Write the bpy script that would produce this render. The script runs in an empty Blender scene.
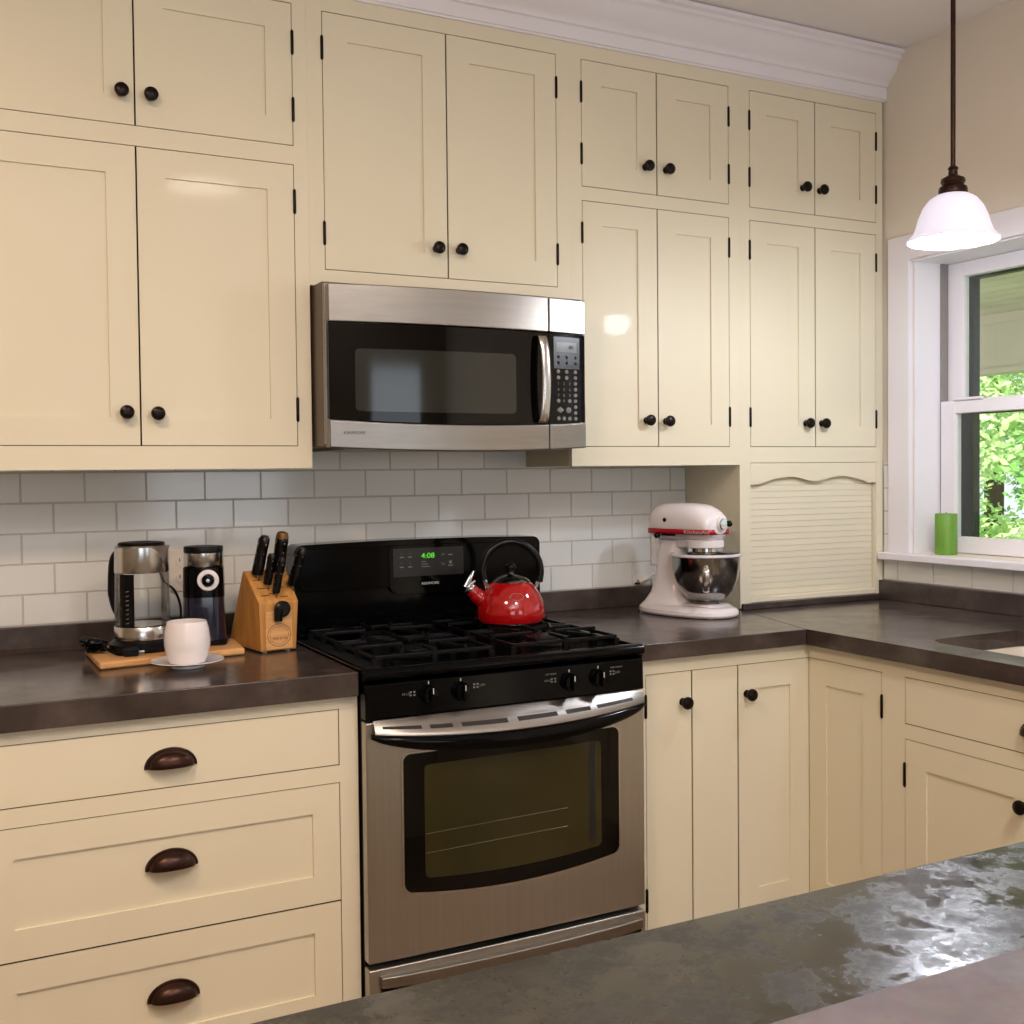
import bpy, bmesh, math, random
from mathutils import Vector, Matrix
random.seed(7)
C = bpy.context.scene.collection
PI = math.pi

# ------------------------------------------------------------------ materials
def srgb(r, g, b):
    f = lambda c: (c/255/12.92) if c/255 <= 0.04045 else ((c/255+0.055)/1.055)**2.4
    return (f(r), f(g), f(b), 1)

def mat(name, col, rough=0.5, metal=0.0, var=0.0, vscale=5.0, bump=0.0, bscale=40.0, coat=0.0,
        rvar=0.0, stretch=(1, 1, 1), emit=None, es=0.0, trans=0.0, ior=1.45, spec=0.5, aniso=0.0, detail=4.0):
    m = bpy.data.materials.new(name); m.use_nodes = True
    nt = m.node_tree; N = nt.nodes; L = nt.links
    b = N['Principled BSDF']
    b.inputs['Base Color'].default_value = col
    b.inputs['Roughness'].default_value = rough
    b.inputs['Metallic'].default_value = metal
    b.inputs['IOR'].default_value = ior
    b.inputs['Specular IOR Level'].default_value = spec
    b.inputs['Coat Weight'].default_value = coat
    b.inputs['Coat Roughness'].default_value = 0.06
    b.inputs['Transmission Weight'].default_value = trans
    b.inputs['Anisotropic'].default_value = aniso
    if emit:
        b.inputs['Emission Color'].default_value = emit
        b.inputs['Emission Strength'].default_value = es
    tc = N.new('ShaderNodeTexCoord'); mp = N.new('ShaderNodeMapping')
    mp.inputs['Scale'].default_value = stretch
    L.new(tc.outputs['Object'], mp.inputs['Vector'])
    nz = N.new('ShaderNodeTexNoise'); nz.inputs['Scale'].default_value = vscale
    nz.inputs['Detail'].default_value = detail
    L.new(mp.outputs['Vector'], nz.inputs['Vector'])
    if var > 0:
        mx = N.new('ShaderNodeMix'); mx.data_type = 'RGBA'
        mx.inputs['A'].default_value = tuple(c*(1-var) for c in col[:3])+(1,)
        mx.inputs['B'].default_value = tuple(min(1, c*(1+var)) for c in col[:3])+(1,)
        cr = N.new('ShaderNodeMapRange'); cr.inputs['From Min'].default_value = 0.3; cr.inputs['From Max'].default_value = 0.7
        L.new(nz.outputs['Fac'], cr.inputs['Value'])
        L.new(cr.outputs['Result'], mx.inputs['Factor'])
        L.new(mx.outputs['Result'], b.inputs['Base Color'])
    if rvar > 0:
        mr = N.new('ShaderNodeMapRange')
        mr.inputs['From Min'].default_value = 0.35; mr.inputs['From Max'].default_value = 0.65
        mr.inputs['To Min'].default_value = max(0.02, rough-rvar); mr.inputs['To Max'].default_value = min(1, rough+rvar)
        L.new(nz.outputs['Fac'], mr.inputs['Value']); L.new(mr.outputs['Result'], b.inputs['Roughness'])
    if bump > 0:
        n2 = N.new('ShaderNodeTexNoise'); n2.inputs['Scale'].default_value = bscale; n2.inputs['Detail'].default_value = 3
        L.new(mp.outputs['Vector'], n2.inputs['Vector'])
        bp = N.new('ShaderNodeBump'); bp.inputs['Strength'].default_value = bump; bp.inputs['Distance'].default_value = 0.002
        L.new(n2.outputs['Fac'], bp.inputs['Height']); L.new(bp.outputs['Normal'], b.inputs['Normal'])
    return m

def thin_glass(name, tint=(1, 1, 1, 1), rough=0.0, gl=1.0):
    m = bpy.data.materials.new(name); m.use_nodes = True
    nt = m.node_tree; N = nt.nodes; L = nt.links
    N.remove(N['Principled BSDF']); out = N['Material Output']
    t = N.new('ShaderNodeBsdfTransparent'); t.inputs['Color'].default_value = tint
    g = N.new('ShaderNodeBsdfGlossy'); g.inputs['Roughness'].default_value = rough
    fr = N.new('ShaderNodeFresnel'); fr.inputs['IOR'].default_value = 1.45
    mu = N.new('ShaderNodeMath'); mu.operation = 'MULTIPLY'; mu.inputs[1].default_value = gl
    L.new(fr.outputs['Fac'], mu.inputs[0])
    mx = N.new('ShaderNodeMixShader')
    L.new(mu.outputs[0], mx.inputs['Fac']); L.new(t.outputs[0], mx.inputs[1]); L.new(g.outputs[0], mx.inputs[2])
    L.new(mx.outputs[0], out.inputs['Surface'])
    return m

def concrete(name, c1, c2, c3, rough, patches=0.0, pscale=9):
    """cast concrete: cloudy colour, fine pitting, uneven wax sheen"""
    m = bpy.data.materials.new(name); m.use_nodes = True
    nt = m.node_tree; N = nt.nodes; L = nt.links; b = N['Principled BSDF']
    tc = N.new('ShaderNodeTexCoord')
    n1 = N.new('ShaderNodeTexNoise'); n1.inputs['Scale'].default_value = 5.5; n1.inputs['Detail'].default_value = 7; n1.inputs['Roughness'].default_value = 0.62
    L.new(tc.outputs['Object'], n1.inputs['Vector'])
    r = N.new('ShaderNodeValToRGB'); r.color_ramp.elements[0].position = 0.32; r.color_ramp.elements[0].color = c1
    r.color_ramp.elements[1].position = 0.68; r.color_ramp.elements[1].color = c3
    e = r.color_ramp.elements.new(0.5); e.color = c2
    L.new(n1.outputs['Fac'], r.inputs['Fac'])
    n3 = N.new('ShaderNodeTexNoise'); n3.inputs['Scale'].default_value = 60; n3.inputs['Detail'].default_value = 4
    L.new(tc.outputs['Object'], n3.inputs['Vector'])
    mx = N.new('ShaderNodeMix'); mx.data_type = 'RGBA'; mx.blend_type = 'MULTIPLY'; mx.inputs['Factor'].default_value = 0.35
    L.new(r.outputs['Color'], mx.inputs['A']); L.new(n3.outputs['Color'], mx.inputs['B'])
    hs = N.new('ShaderNodeHueSaturation'); hs.inputs['Saturation'].default_value = 0.85; hs.inputs['Value'].default_value = 1.2
    L.new(mx.outputs['Result'], hs.inputs['Color'])
    L.new(hs.outputs['Color'], b.inputs['Base Color'])
    n2 = N.new('ShaderNodeTexNoise'); n2.inputs['Scale'].default_value = pscale; n2.inputs['Detail'].default_value = 8; n2.inputs['Roughness'].default_value = 0.7
    L.new(tc.outputs['Object'], n2.inputs['Vector'])
    mr = N.new('ShaderNodeMapRange')
    mr.inputs['From Min'].default_value = 0.40; mr.inputs['From Max'].default_value = 0.60
    mr.inputs['To Min'].default_value = max(0.05, rough-0.12-patches); mr.inputs['To Max'].default_value = rough+0.10+patches
    L.new(n2.outputs['Fac'], mr.inputs['Value']); L.new(mr.outputs['Result'], b.inputs['Roughness'])
    bp = N.new('ShaderNodeBump'); bp.inputs['Strength'].default_value = 0.10; bp.inputs['Distance'].default_value = 0.002
    L.new(n2.outputs['Fac'], bp.inputs['Height']); L.new(bp.outputs['Normal'], b.inputs['Normal'])
    return m

def wood(name, ca, cb, rough=0.35, scale=(1, 14, 14), rot=0.0):
    m = bpy.data.materials.new(name); m.use_nodes = True
    nt = m.node_tree; N = nt.nodes; L = nt.links; b = N['Principled BSDF']
    tc = N.new('ShaderNodeTexCoord'); mp = N.new('ShaderNodeMapping'); mp.inputs['Scale'].default_value = scale
    L.new(tc.outputs['Object'], mp.inputs['Vector'])
    nz = N.new('ShaderNodeTexNoise'); nz.inputs['Scale'].default_value = 6; nz.inputs['Detail'].default_value = 6; nz.inputs['Distortion'].default_value = 0.6
    L.new(mp.outputs['Vector'], nz.inputs['Vector'])
    r = N.new('ShaderNodeValToRGB'); r.color_ramp.elements[0].position = 0.3; r.color_ramp.elements[0].color = ca
    r.color_ramp.elements[1].position = 0.7; r.color_ramp.elements[1].color = cb
    L.new(nz.outputs['Fac'], r.inputs['Fac']); L.new(r.outputs['Color'], b.inputs['Base Color'])
    b.inputs['Roughness'].default_value = rough
    return m

M = {}
M['cream'] = mat('cream_paint', srgb(229, 221, 196), 0.47, var=0.02, vscale=1.6, bump=0.04, bscale=12, coat=0.05)
M['cream_in'] = mat('cream_carcass', srgb(206, 196, 166), 0.6)
M['gap_shade'] = mat('gap_shade_paint', srgb(58, 42, 24), 0.9)  # shade inside the door gaps, given as a dark colour
M['bronze'] = mat('oiled_bronze', srgb(30, 22, 19), 0.30, metal=0.7, var=0.25, vscale=40)
M['bronze2'] = mat('oiled_bronze_brown', srgb(58, 38, 31), 0.33, metal=0.75, var=0.3, vscale=30)
M['wall'] = mat('wall_paint', srgb(232, 222, 206), 0.75, var=0.02, vscale=2, bump=0.05, bscale=90)
M['ceil'] = mat('ceiling_paint', srgb(238, 234, 234), 0.85, var=0.01, vscale=2)
M['trim'] = mat('white_trim_paint', srgb(238, 235, 240), 0.38, var=0.01, vscale=3)
M['tile'] = mat('glazed_tile', srgb(226, 228, 224), 0.13, var=0.025, vscale=3.0, bump=0.05, bscale=9, coat=0.3)
M['grout'] = mat('grout', srgb(196, 190, 186), 0.9, var=0.05, vscale=60)
M['stone'] = concrete('dark_cast_concrete', srgb(50, 39, 35), srgb(66, 54, 49), srgb(88, 75, 69), 0.20, -0.07)
M['stone_isl'] = concrete('island_concrete', srgb(36, 36, 31), srgb(44, 43, 37), srgb(54, 52, 46), 0.28, 0.11, 20)
M['stone_bar'] = concrete('matte_mauve_concrete', srgb(80, 74, 80), srgb(90, 84, 90), srgb(102, 94, 98), 0.6, 0.0)
M['steel'] = mat('brushed_steel', srgb(150, 145, 138), 0.32, metal=1.0, var=0.05, vscale=3, bump=0.06, bscale=60, stretch=(1, 30, 30), aniso=0.5)
M['steel_v'] = mat('brushed_steel_door', srgb(186, 184, 180), 0.36, metal=1.0, var=0.04, vscale=3, bump=0.05, bscale=60, stretch=(30, 30, 1), aniso=0.5)
M['steel_s'] = mat('satin_steel', srgb(200, 198, 195), 0.22, metal=1.0, var=0.04, vscale=6)
M['chrome'] = mat('polished_chrome', srgb(215, 215, 215), 0.08, metal=1.0, var=0.02, vscale=8)
M['bowl'] = mat('polished_bowl_steel', srgb(150, 148, 145), 0.14, metal=1.0, var=0.03, vscale=8)
M['black'] = mat('black_enamel', srgb(5, 5, 6), 0.10, var=0.1, vscale=10, spec=0.16)
M['blackm'] = mat('matte_black', srgb(10, 10, 11), 0.42, var=0.15, spec=0.2, vscale=30)
M['iron'] = mat('cast_iron', srgb(9, 9, 10), 0.36, var=0.2, vscale=60, bump=0.15, bscale=180, spec=0.22)
M['blackglass'] = mat('black_glass', srgb(5, 4, 4), 0.05, var=0.05, vscale=6, spec=0.35)
M['panelgrey'] = mat('control_film', srgb(28, 30, 30), 0.30, var=0.05, vscale=20)
M['ovenglass'] = mat('smoked_oven_glass', srgb(52, 48, 22), 0.07, var=0.3, vscale=2.2, spec=0.5)
M['mwglass'] = mat('smoked_microwave_window', srgb(40, 42, 37), 0.08, var=0.15, vscale=3.5, spec=0.6)
M['button'] = mat('grey_button_print', srgb(118, 118, 116), 0.5, var=0.1, vscale=50)
M['ink'] = mat('white_ink', srgb(200, 200, 198), 0.5, var=0.02, vscale=50)
M['darkink'] = mat('dark_ink', srgb(40, 36, 30), 0.5, var=0.05, vscale=50)
M['led'] = mat('green_led', srgb(60, 160, 30), 0.5, emit=srgb(105, 225, 50), es=0.9, var=0.02)
M['lcd'] = mat('grey_lcd', srgb(96, 100, 94), 0.2, var=0.05, vscale=20)
M['red'] = mat('red_enamel', srgb(168, 10, 15), 0.10, var=0.05, vscale=8, coat=0.8)
M['redtape'] = mat('red_band', srgb(170, 20, 36), 0.35, var=0.03, vscale=20)
M['white'] = mat('white_enamel', srgb(236, 230, 232), 0.18, var=0.01, vscale=8, coat=0.5)
M['ceramic'] = mat('white_ceramic', srgb(238, 232, 232), 0.14, var=0.01, vscale=8, coat=0.4)
M['saucer'] = mat('grey_white_porcelain', srgb(226, 222, 226), 0.16, var=0.02, vscale=8, coat=0.4)
M['plastic'] = mat('ivory_plastic', srgb(226, 220, 210), 0.35, var=0.02, vscale=20)
M['bamboo'] = wood('bamboo_board', srgb(205, 150, 92), srgb(228, 178, 118), 0.4, (1.5, 20, 20))
M['beech'] = wood('beech_block', srgb(178, 122, 60), srgb(206, 152, 84), 0.38, (12, 12, 1.2))
M['beechdark'] = mat('burnt_stamp', srgb(112, 70, 30), 0.6, var=0.1, vscale=80)
M['slot'] = mat('slot_dark', srgb(50, 26, 14), 0.8, var=0.1, vscale=40)
M['knifeh'] = mat('knife_handle', srgb(10, 9, 10), 0.26, var=0.1, spec=0.35, vscale=30)
M['hopper'] = mat('smoky_plastic_hopper', srgb(22, 24, 44), 0.12, var=0.2, vscale=12, coat=0.5)
M['kglass'] = thin_glass('kettle_glass', (0.965, 0.97, 0.975, 1), 0.02, 0.8)
M['pane'] = thin_glass('window_glass', (0.95, 0.97, 0.96, 1), 0.0, 0.45)
M['darkgreen'] = mat('dark_green_frame', srgb(34, 44, 40), 0.5, var=0.1, vscale=20)
M['liner'] = mat('grey_vinyl_liner', srgb(140, 134, 130), 0.45, var=0.04, vscale=20)
M['candle'] = mat('green_wax', srgb(104, 150, 52), 0.45, var=0.16, vscale=30, bump=0.5, bscale=60, stretch=(1, 1, 0.4))
M['floor'] = wood('oak_floor', srgb(112, 92, 72), srgb(142, 120, 96), 0.4, (1, 12, 1))
M['soffit'] = mat('porch_boards', srgb(232, 220, 200), 0.7, var=0.15, vscale=3)
M['soffitd'] = mat('porch_board_groove', srgb(120, 104, 84), 0.8, var=0.1, vscale=3)
M['beam'] = mat('porch_beam', srgb(226, 214, 194), 0.7, var=0.05, vscale=3)
M['leafA'] = mat('leaf_green', srgb(150, 208, 112), 0.5, var=0.3, vscale=1.2)
M['leafB'] = mat('leaf_light', srgb(205, 236, 164), 0.5, var=0.22, vscale=1.6)
M['bark'] = mat('bark', srgb(84, 66, 50), 0.9, var=0.3, vscale=10)
M['grass'] = mat('lawn', srgb(150, 170, 110), 0.9, var=0.25, vscale=3)
M['sinkw'] = mat('white_sink', srgb(214, 205, 190), 0.2, var=0.02, vscale=8, coat=0.4)
M['shade'] = mat('white_bell_glass', srgb(240, 240, 250), 0.25, var=0.02, vscale=8, emit=srgb(228, 226, 255), es=0.62)
M['bulb'] = mat('lit_bulb', srgb(255, 255, 255), 0.5, emit=srgb(240, 240, 255), es=8.0, var=0.01)
for k in ('leafA', 'leafB'):
    M[k].node_tree.nodes['Principled BSDF'].inputs['Emission Color'].default_value = (0, 0, 0, 1)

# ------------------------------------------------------------------ geometry helpers
ORIG = {}
def box(bm, x0, x1, y0, y1, z0, z1):
    v = [bm.verts.new(p) for p in ((x0, y0, z0), (x1, y0, z0), (x1, y1, z0), (x0, y1, z0),
                                   (x0, y0, z1), (x1, y0, z1), (x1, y1, z1), (x0, y1, z1))]
    for f in ((0, 3, 2, 1), (4, 5, 6, 7), (0, 1, 5, 4), (1, 2, 6, 5), (2, 3, 7, 6), (3, 0, 4, 7)):
        bm.faces.new([v[i] for i in f])
    return v

def rings(bm, R, closed_ring=True, cap=True):
    """R: list of rings (lists of points) -> skin"""
    V = [[bm.verts.new(p) for p in r] for r in R]
    n = len(V[0])
    for a, b in zip(V[:-1], V[1:]):
        for i in range(n if closed_ring else n-1):
            j = (i+1) % n
            bm.faces.new((a[i], a[j], b[j], b[i]))
    if cap and closed_ring:
        bm.faces.new(list(reversed(V[0]))); bm.faces.new(V[-1])
    return V

def lathe(bm, prof, cx=0, cy=0, n=40, sx=1, sy=1, cap=True, off=None):
    R = []
    for r, z in prof:
        r = max(r, 0.0002)
        R.append([(cx+r*sx*math.cos(2*PI*i/n), cy+r*sy*math.sin(2*PI*i/n), z) for i in range(n)])
    rings(bm, R, cap=cap)

def lathe_axis(bm, prof, org, axis, n=24):
    """prof of (radius, distance along axis)"""
    a = Vector(axis).normalized(); q = a.orthogonal().normalized(); w = a.cross(q); o = Vector(org)
    R = []
    for r, d in prof:
        r = max(r, 0.0002)
        R.append([tuple(o+a*d+q*(r*math.cos(2*PI*i/n))+w*(r*math.sin(2*PI*i/n))) for i in range(n)])
    rings(bm, R)

def tube(bm, pts, rad, n=10, flat=1.0):
    pts = [Vector(p) for p in pts]; R = []
    t = (pts[1]-pts[0]).normalized()
    up = Vector((0, 0, 1)) if abs(t.z) < 0.9 else Vector((0, 1, 0))
    q = (up - t*up.dot(t)).normalized()
    for i, p in enumerate(pts):
        if i == 0: t = pts[1]-pts[0]
        elif i == len(pts)-1: t = pts[-1]-pts[-2]
        else: t = (pts[i+1]-pts[i]).normalized()+(pts[i]-pts[i-1]).normalized()
        t = t.normalized(); q = (q - t*q.dot(t)).normalized(); w = t.cross(q)
        r = rad[i] if isinstance(rad, (list, tuple)) else rad
        R.append([tuple(p+q*(r*math.cos(2*PI*k/n))+w*(r*flat*math.sin(2*PI*k/n))) for k in range(n)])
    rings(bm, R)

def spline(P, k=8):
    """catmull-rom through points"""
    P = [Vector(p) for p in P]; Q = [P[0]*2-P[1]]+P+[P[-1]*2-P[-2]]; out = []
    for i in range(1, len(Q)-2):
        for j in range(k):
            t = j/k; a, b, c, d = Q[i-1], Q[i], Q[i+1], Q[i+2]
            out.append(0.5*((2*b)+(c-a)*t+(2*a-5*b+4*c-d)*t*t+(3*b-a-3*c+d)*t**3))
    out.append(P[-1]); return out

def prism(bm, poly, axis, a, b):
    """extrude a 2-D polygon along axis from a to b"""
    def pt(u, v, w):
        return {'x': (w, u, v), 'y': (u, w, v), 'z': (u, v, w)}[axis]
    A = [bm.verts.new(pt(u, v, a)) for u, v in poly]; B = [bm.verts.new(pt(u, v, b)) for u, v in poly]
    bm.faces.new(A); bm.faces.new(list(reversed(B)))
    for i in range(len(poly)):
        j = (i+1) % len(poly); bm.faces.new((A[i], B[i], B[j], A[j]))

def cslab(bm, xs, zlo, zhi, yf, yb):
    """slab facing -Y, curved fronts: functions of x"""
    R = []
    for x in xs:
        R.append([(x, yf(x), zlo(x)), (x, yf(x), zhi(x)), (x, yb(x), zhi(x)), (x, yb(x), zlo(x))])
    rings(bm, R)

def rsamp(x0, x1, r, n=16):
    s = [x0+r*(1-math.cos(PI/2*i/6)) for i in range(7)]
    s += [x0+r+(x1-x0-2*r)*i/n for i in range(1, n)]
    s += [x1-r*(1-math.cos(PI/2*i/6)) for i in range(6, -1, -1)]
    return s

def rcorn(x, x0, x1, r):
    d = min(x-x0, x1-x)
    if d >= r: return 0.0
    return r-math.sqrt(max(0, r*r-(r-d)**2))

def finish(o, kw):
    for k, v in kw.items(): o[k] = v

def obj(name, bm, m, parent=None, bevel=0.0, seg=2, world=True, smooth=True, ang=35, solid=0.0, sub=0, **kw):
    bmesh.ops.recalc_face_normals(bm, faces=bm.faces)
    me = bpy.data.meshes.new(name)
    if parent is not None and world:
        o0 = ORIG[parent.name]
        bmesh.ops.translate(bm, verts=bm.verts, vec=-o0)
    bm.to_mesh(me); bm.free()
    if smooth:
        for p in me.polygons: p.use_smooth = True
        me.set_sharp_from_angle(angle=math.radians(ang))
    me.materials.append(m)
    o = bpy.data.objects.new(name, me); C.objects.link(o)
    if parent is not None:
        o.parent = parent; ORIG[o.name] = ORIG[parent.name]
    else: ORIG[o.name] = Vector((0, 0, 0))
    if solid:
        s = o.modifiers.new('s', 'SOLIDIFY'); s.thickness = solid; s.offset = 0
    if bevel:
        b = o.modifiers.new('b', 'BEVEL'); b.width = bevel; b.segments = seg; b.limit_method = 'ANGLE'; b.angle_limit = math.radians(40)
        b.harden_normals = smooth
    if sub:
        s = o.modifiers.new('u', 'SUBSURF'); s.levels = sub; s.render_levels = sub
    finish(o, kw)
    return o

def thing(name, label, cat, loc=(0, 0, 0), rotz=0.0, group=None):
    o = bpy.data.objects.new(name, None); C.objects.link(o)
    o.location = loc; o.rotation_euler = (0, 0, rotz); o.empty_display_size = 0.05
    o['label'] = label; o['category'] = cat
    if group: o['group'] = group
    ORIG[o.name] = Vector(loc)
    return o

def B(): return bmesh.new()

def boxobj(name, m, parent, dims, bevel=0.0, **kw):
    bm = B(); box(bm, *dims); return obj(name, bm, m, parent, bevel, **kw)

def text(name, s, size, loc, m, parent, rot=(PI/2, 0, 0), world=True, sx=1.0, ext=0.0003, align='CENTER', **kw):
    cu = bpy.data.curves.new('t', 'FONT'); cu.body = s; cu.size = size; cu.extrude = ext
    cu.align_x = align; cu.align_y = 'CENTER'
    to = bpy.data.objects.new('t', cu); C.objects.link(to)
    dg = bpy.context.evaluated_depsgraph_get()
    me = bpy.data.meshes.new_from_object(to.evaluated_get(dg))
    bpy.data.objects.remove(to); me.name = name
    l = Vector(loc) - (ORIG[parent.name] if world else Vector((0, 0, 0)))
    T = Matrix.Translation(l) @ (Matrix.Rotation(rot[2], 4, 'Z') @ Matrix.Rotation(rot[1], 4, 'Y') @ Matrix.Rotation(rot[0], 4, 'X')) @ Matrix.Diagonal((sx, 1, 1, 1))
    me.transform(T)
    me.materials.clear(); me.materials.append(m)
    o = bpy.data.objects.new(name, me); C.objects.link(o); o.parent = parent
    ORIG[o.name] = ORIG[parent.name]
    finish(o, kw)
    return o

# ------------------------------------------------------------------ calibrated dimensions
XW = 2.0546; YU = -0.2989; YB = -0.7194; YC = -0.7444; ZC = 2.7597; CT = 0.914
XL = -3.0; YF = -5.2
def struct(name, m, dims, bevel=0.0, **kw):
    bm = B(); box(bm, *dims); o = obj(name, bm, m, None, bevel, **kw); o['kind'] = 'structure'; return o

# ------------------------------------------------------------------ room shell
struct('floor', M['floor'], (XL-.1, XW+.15, YF-.1, .1, -.06, 0))
struct('ceiling', M['ceil'], (XL-.1, XW+.15, YF-.1, .1, ZC, ZC+.08))
struct('wall_back', M['wall'], (XL-.1, XW+.15, 0, .1, 0, ZC))
M['wall_dim'] = mat('wall_paint_dimmed', srgb(150, 138, 120), .8, var=.03, vscale=2)  # wall colour darkened to stand in for a dim rear room
struct('wall_left', M['wall_dim'], (XL-.1, XL, YF, 0, 0, ZC))
# front wall (behind the camera) with unseen openings added for soft light
bm = B()
box(bm, XL-.1, -2.0, YF-.1, YF, 0, ZC); box(bm, -.6, .5, YF-.1, YF, 0, ZC); box(bm, 1.5, XW+.15, YF-.1, YF, 0, ZC)
box(bm, -2.0, -.6, YF-.1, YF, 2.1, ZC); box(bm, .5, 1.5, YF-.1, YF, 2.1, ZC); box(bm, .5, 1.5, YF-.1, YF, 0, .9)
o = obj('wall_front', bm, M['wall_dim']); o['kind'] = 'structure'
# right wall with window opening
WY0, WY1, WZ0, WZ1 = -1.53, -.43, 1.077, 2.052
bm = B()
box(bm, XW, XW+.15, WY1, 0, 0, ZC); box(bm, XW, XW+.15, YF, WY0, 0, ZC)
box(bm, XW, XW+.15, WY0, WY1, 0, WZ0); box(bm, XW, XW+.15, WY0, WY1, WZ1, ZC)
o = obj('wall_right', bm, M['wall']); o['kind'] = 'structure'

# window_1: casing + jamb + sashes
bm = B()
box(bm, XW-.020, XW-.0005, -.427, -.334, WZ0, 2.135)
box(bm, XW-.020, XW-.0005, -1.626, -1.533, WZ0, 2.135)
box(bm, XW-.022, XW-.0005, -1.533, -.427, 2.052, 2.135)
box(bm, XW-.012, XW+.15, -1.533, -.427, 2.045, 2.0515)
win = obj('window_1', bm, M['trim'], bevel=.002); win['kind'] = 'structure'
bm = B(); box(bm, XW+.0, XW+.115, -.437, -.4305, WZ0, 2.045); box(bm, XW, XW+.115, -1.5295, -1.523, WZ0, 2.045)
obj('jamb', bm, M['trim'], win)
bm = B(); box(bm, XW+.115, XW+.150, -.445, -.4305, WZ0, 2.045); box(bm, XW+.115, XW+.15, -1.5295, -1.515, WZ0, 2.045)
obj('jamb_liner', bm, M['liner'], win)
bm = B(); box(bm, XW-.050, XW+.149, -1.64, -.315, 1.052, 1.0765); 
o = obj('window_sill', bm, M['trim'], win, bevel=.004)
def sash(name, xa, xb, ya, yb, za, zb, st, top, bot):
    bm = B()
    box(bm, xa, xb, yb-st, yb, za, zb); box(bm, xa, xb, ya, ya+st, za, zb)
    box(bm, xa, xb, ya+st, yb-st, zb-top, zb); box(bm, xa, xb, ya+st, yb-st, za, za+bot)
    s = obj(name, bm, M['trim'], win, bevel=.003)
    bm = B(); xm = (xa+xb)/2; box(bm, xm-.002, xm+.002, ya+st-.003, yb-st+.003, za+bot-.003, zb-top+.003)
    obj('pane', bm, M['pane'], s)
sash('lower_sash', XW+.108, XW+.140, -1.515, -.4455, 1.079, 1.583, .060, .042, .054)
sash('upper_sash', XW+.142, XW+.172, -1.515, -.4455, 1.560, 2.043, .064, .048, .03)
bm = B(); box(bm, XW+.100, XW+.112, -.62, -.50, 1.583, 1.592)
obj('sash_lock', bm, M['trim'], win, bevel=.003)
# dark outer storm frame
bm = B(); xa, xb = XW+.185, XW+.215
box(bm, xa, xb, -.515, -.435, 1.06, 2.04); box(bm, xa, xb, -1.53, -1.45, 1.06, 2.04)
box(bm, xa, xb, -1.45, -.515, 1.990, 2.04); box(bm, xa, xb, -1.45, -.515, 1.06, 1.085); box(bm, xa-.004, xb+.004, -1.45, -.515, 1.540, 1.585)
obj('storm_frame', bm, M['darkgreen'], win)

# crown moulding
prof = [(0, 2.612), (-.012, 2.612), (-.013, 2.650), (-.020, 2.653), (-.022, 2.660), (-.026, 2.668), (-.040, 2.680), (-.056, 2.697),
        (-.066, 2.717), (-.070, 2.726), (-.078, 2.729), (-.080, 2.740), (-.092, 2.745), (-.094, 2.756), (0, 2.756)]
bm = B(); prism(bm, [(YU-.0005+a, z) for a, z in prof], 'x', -.90, XW-.0005)
o = obj('trim_1', bm, M['trim'], ang=50); o['kind'] = 'structure'
bm = B(); prism(bm, [(YU-.0005, 2.606), (YU-.006, 2.606), (YU-.008, 2.612), (YU-.0005, 2.612)], 'x', -.90, XW-.0005)
o = obj('trim_2', bm, M['trim']); o['kind'] = 'structure'

# ------------------------------------------------------------------ tiles
bm = B(); TM, TH, TG = .1547, .0785, .0020
X0 = -.6457; ZS = .9794
def tile(bm, x0, x1, z0, z1, y=-.0015, t=.0065):
    if x1-x0 < .004 or z1-z0 < .004: return
    f = [(x0, y, z0), (x1, y, z0), (x1, y, z1), (x0, y, z1)]
    e = .0016; g = [(x0+e, y-t, z0+e), (x1-e, y-t, z0+e), (x1-e, y-t, z1-e), (x0+e, y-t, z1-e)]
    rings(bm, [f, g])
XA, XB = -.88, 1.4295
for k in range(0, 7):
    z0 = ZS+k*TH+TG/2; z1 = min(ZS+(k+1)*TH-TG/2, 1.50)
    sh = 0 if k % 2 == 0 else TM/2
    n = -3
    while X0+n*TM+sh < XB:
        a = X0+n*TM+sh+TG/2; b = a+TM-TG; n += 1
        a = max(a, XA); b = min(b, XB)
        tile(bm, a, b, z0, z1)
ts = thing('tile_backsplash', 'white glazed subway tile backsplash on the wall behind the range', 'backsplash', (0.3, 0, ZS))
obj('tiles', bm, M['tile'], ts, smooth=False)
boxobj('grout_bed', M['grout'], ts, (XA, XB, -.006, -.0005, ZS-.002, 1.50))
# right wall tiles (under sill and between cabinet and casing)
def tileR(bm, y0, y1, z0, z1):
    x = XW-.0015; t = .0065
    if abs(y1-y0) < .004 or z1-z0 < .004: return
    e = .0016
    rings(bm, [[(x, y0, z0), (x, y1, z0), (x, y1, z1), (x, y0, z1)], [(x-t, y0+e, z0+e), (x-t, y1-e, z0+e), (x-t, y1-e, z1-e), (x-t, y0+e, z1-e)]])
bm = B()
for k in range(0, 6):
    z0 = ZS+k*TH+TG/2; z1 = ZS+(k+1)*TH-TG/2
    if k == 0:
        z1 = 1.050; y = -.302
        for q in range(12):
            a = y; b = max(y-(TM if q else TM*.42)+TG, -1.95); tileR(bm, b, a, z0, z1); y = b-TG
    else:
        tileR(bm, -.332, -.302, z0 if k > 1 else 1.0545+TG, min(z1, 1.385))
tr = thing('tile_backsplash', 'white tiles below the window sill above the black upstand', 'backsplash', (XW, -.8, ZS))
obj('tiles', bm, M['tile'], tr, smooth=False)
bm = B(); box(bm, XW-.006, XW-.0005, -1.95, -.301, ZS-.002, 1.051); box(bm, XW-.006, XW-.0005, -.333, -.301, 1.051, 1.385)
obj('grout_bed', bm, M['grout'], tr)

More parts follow.
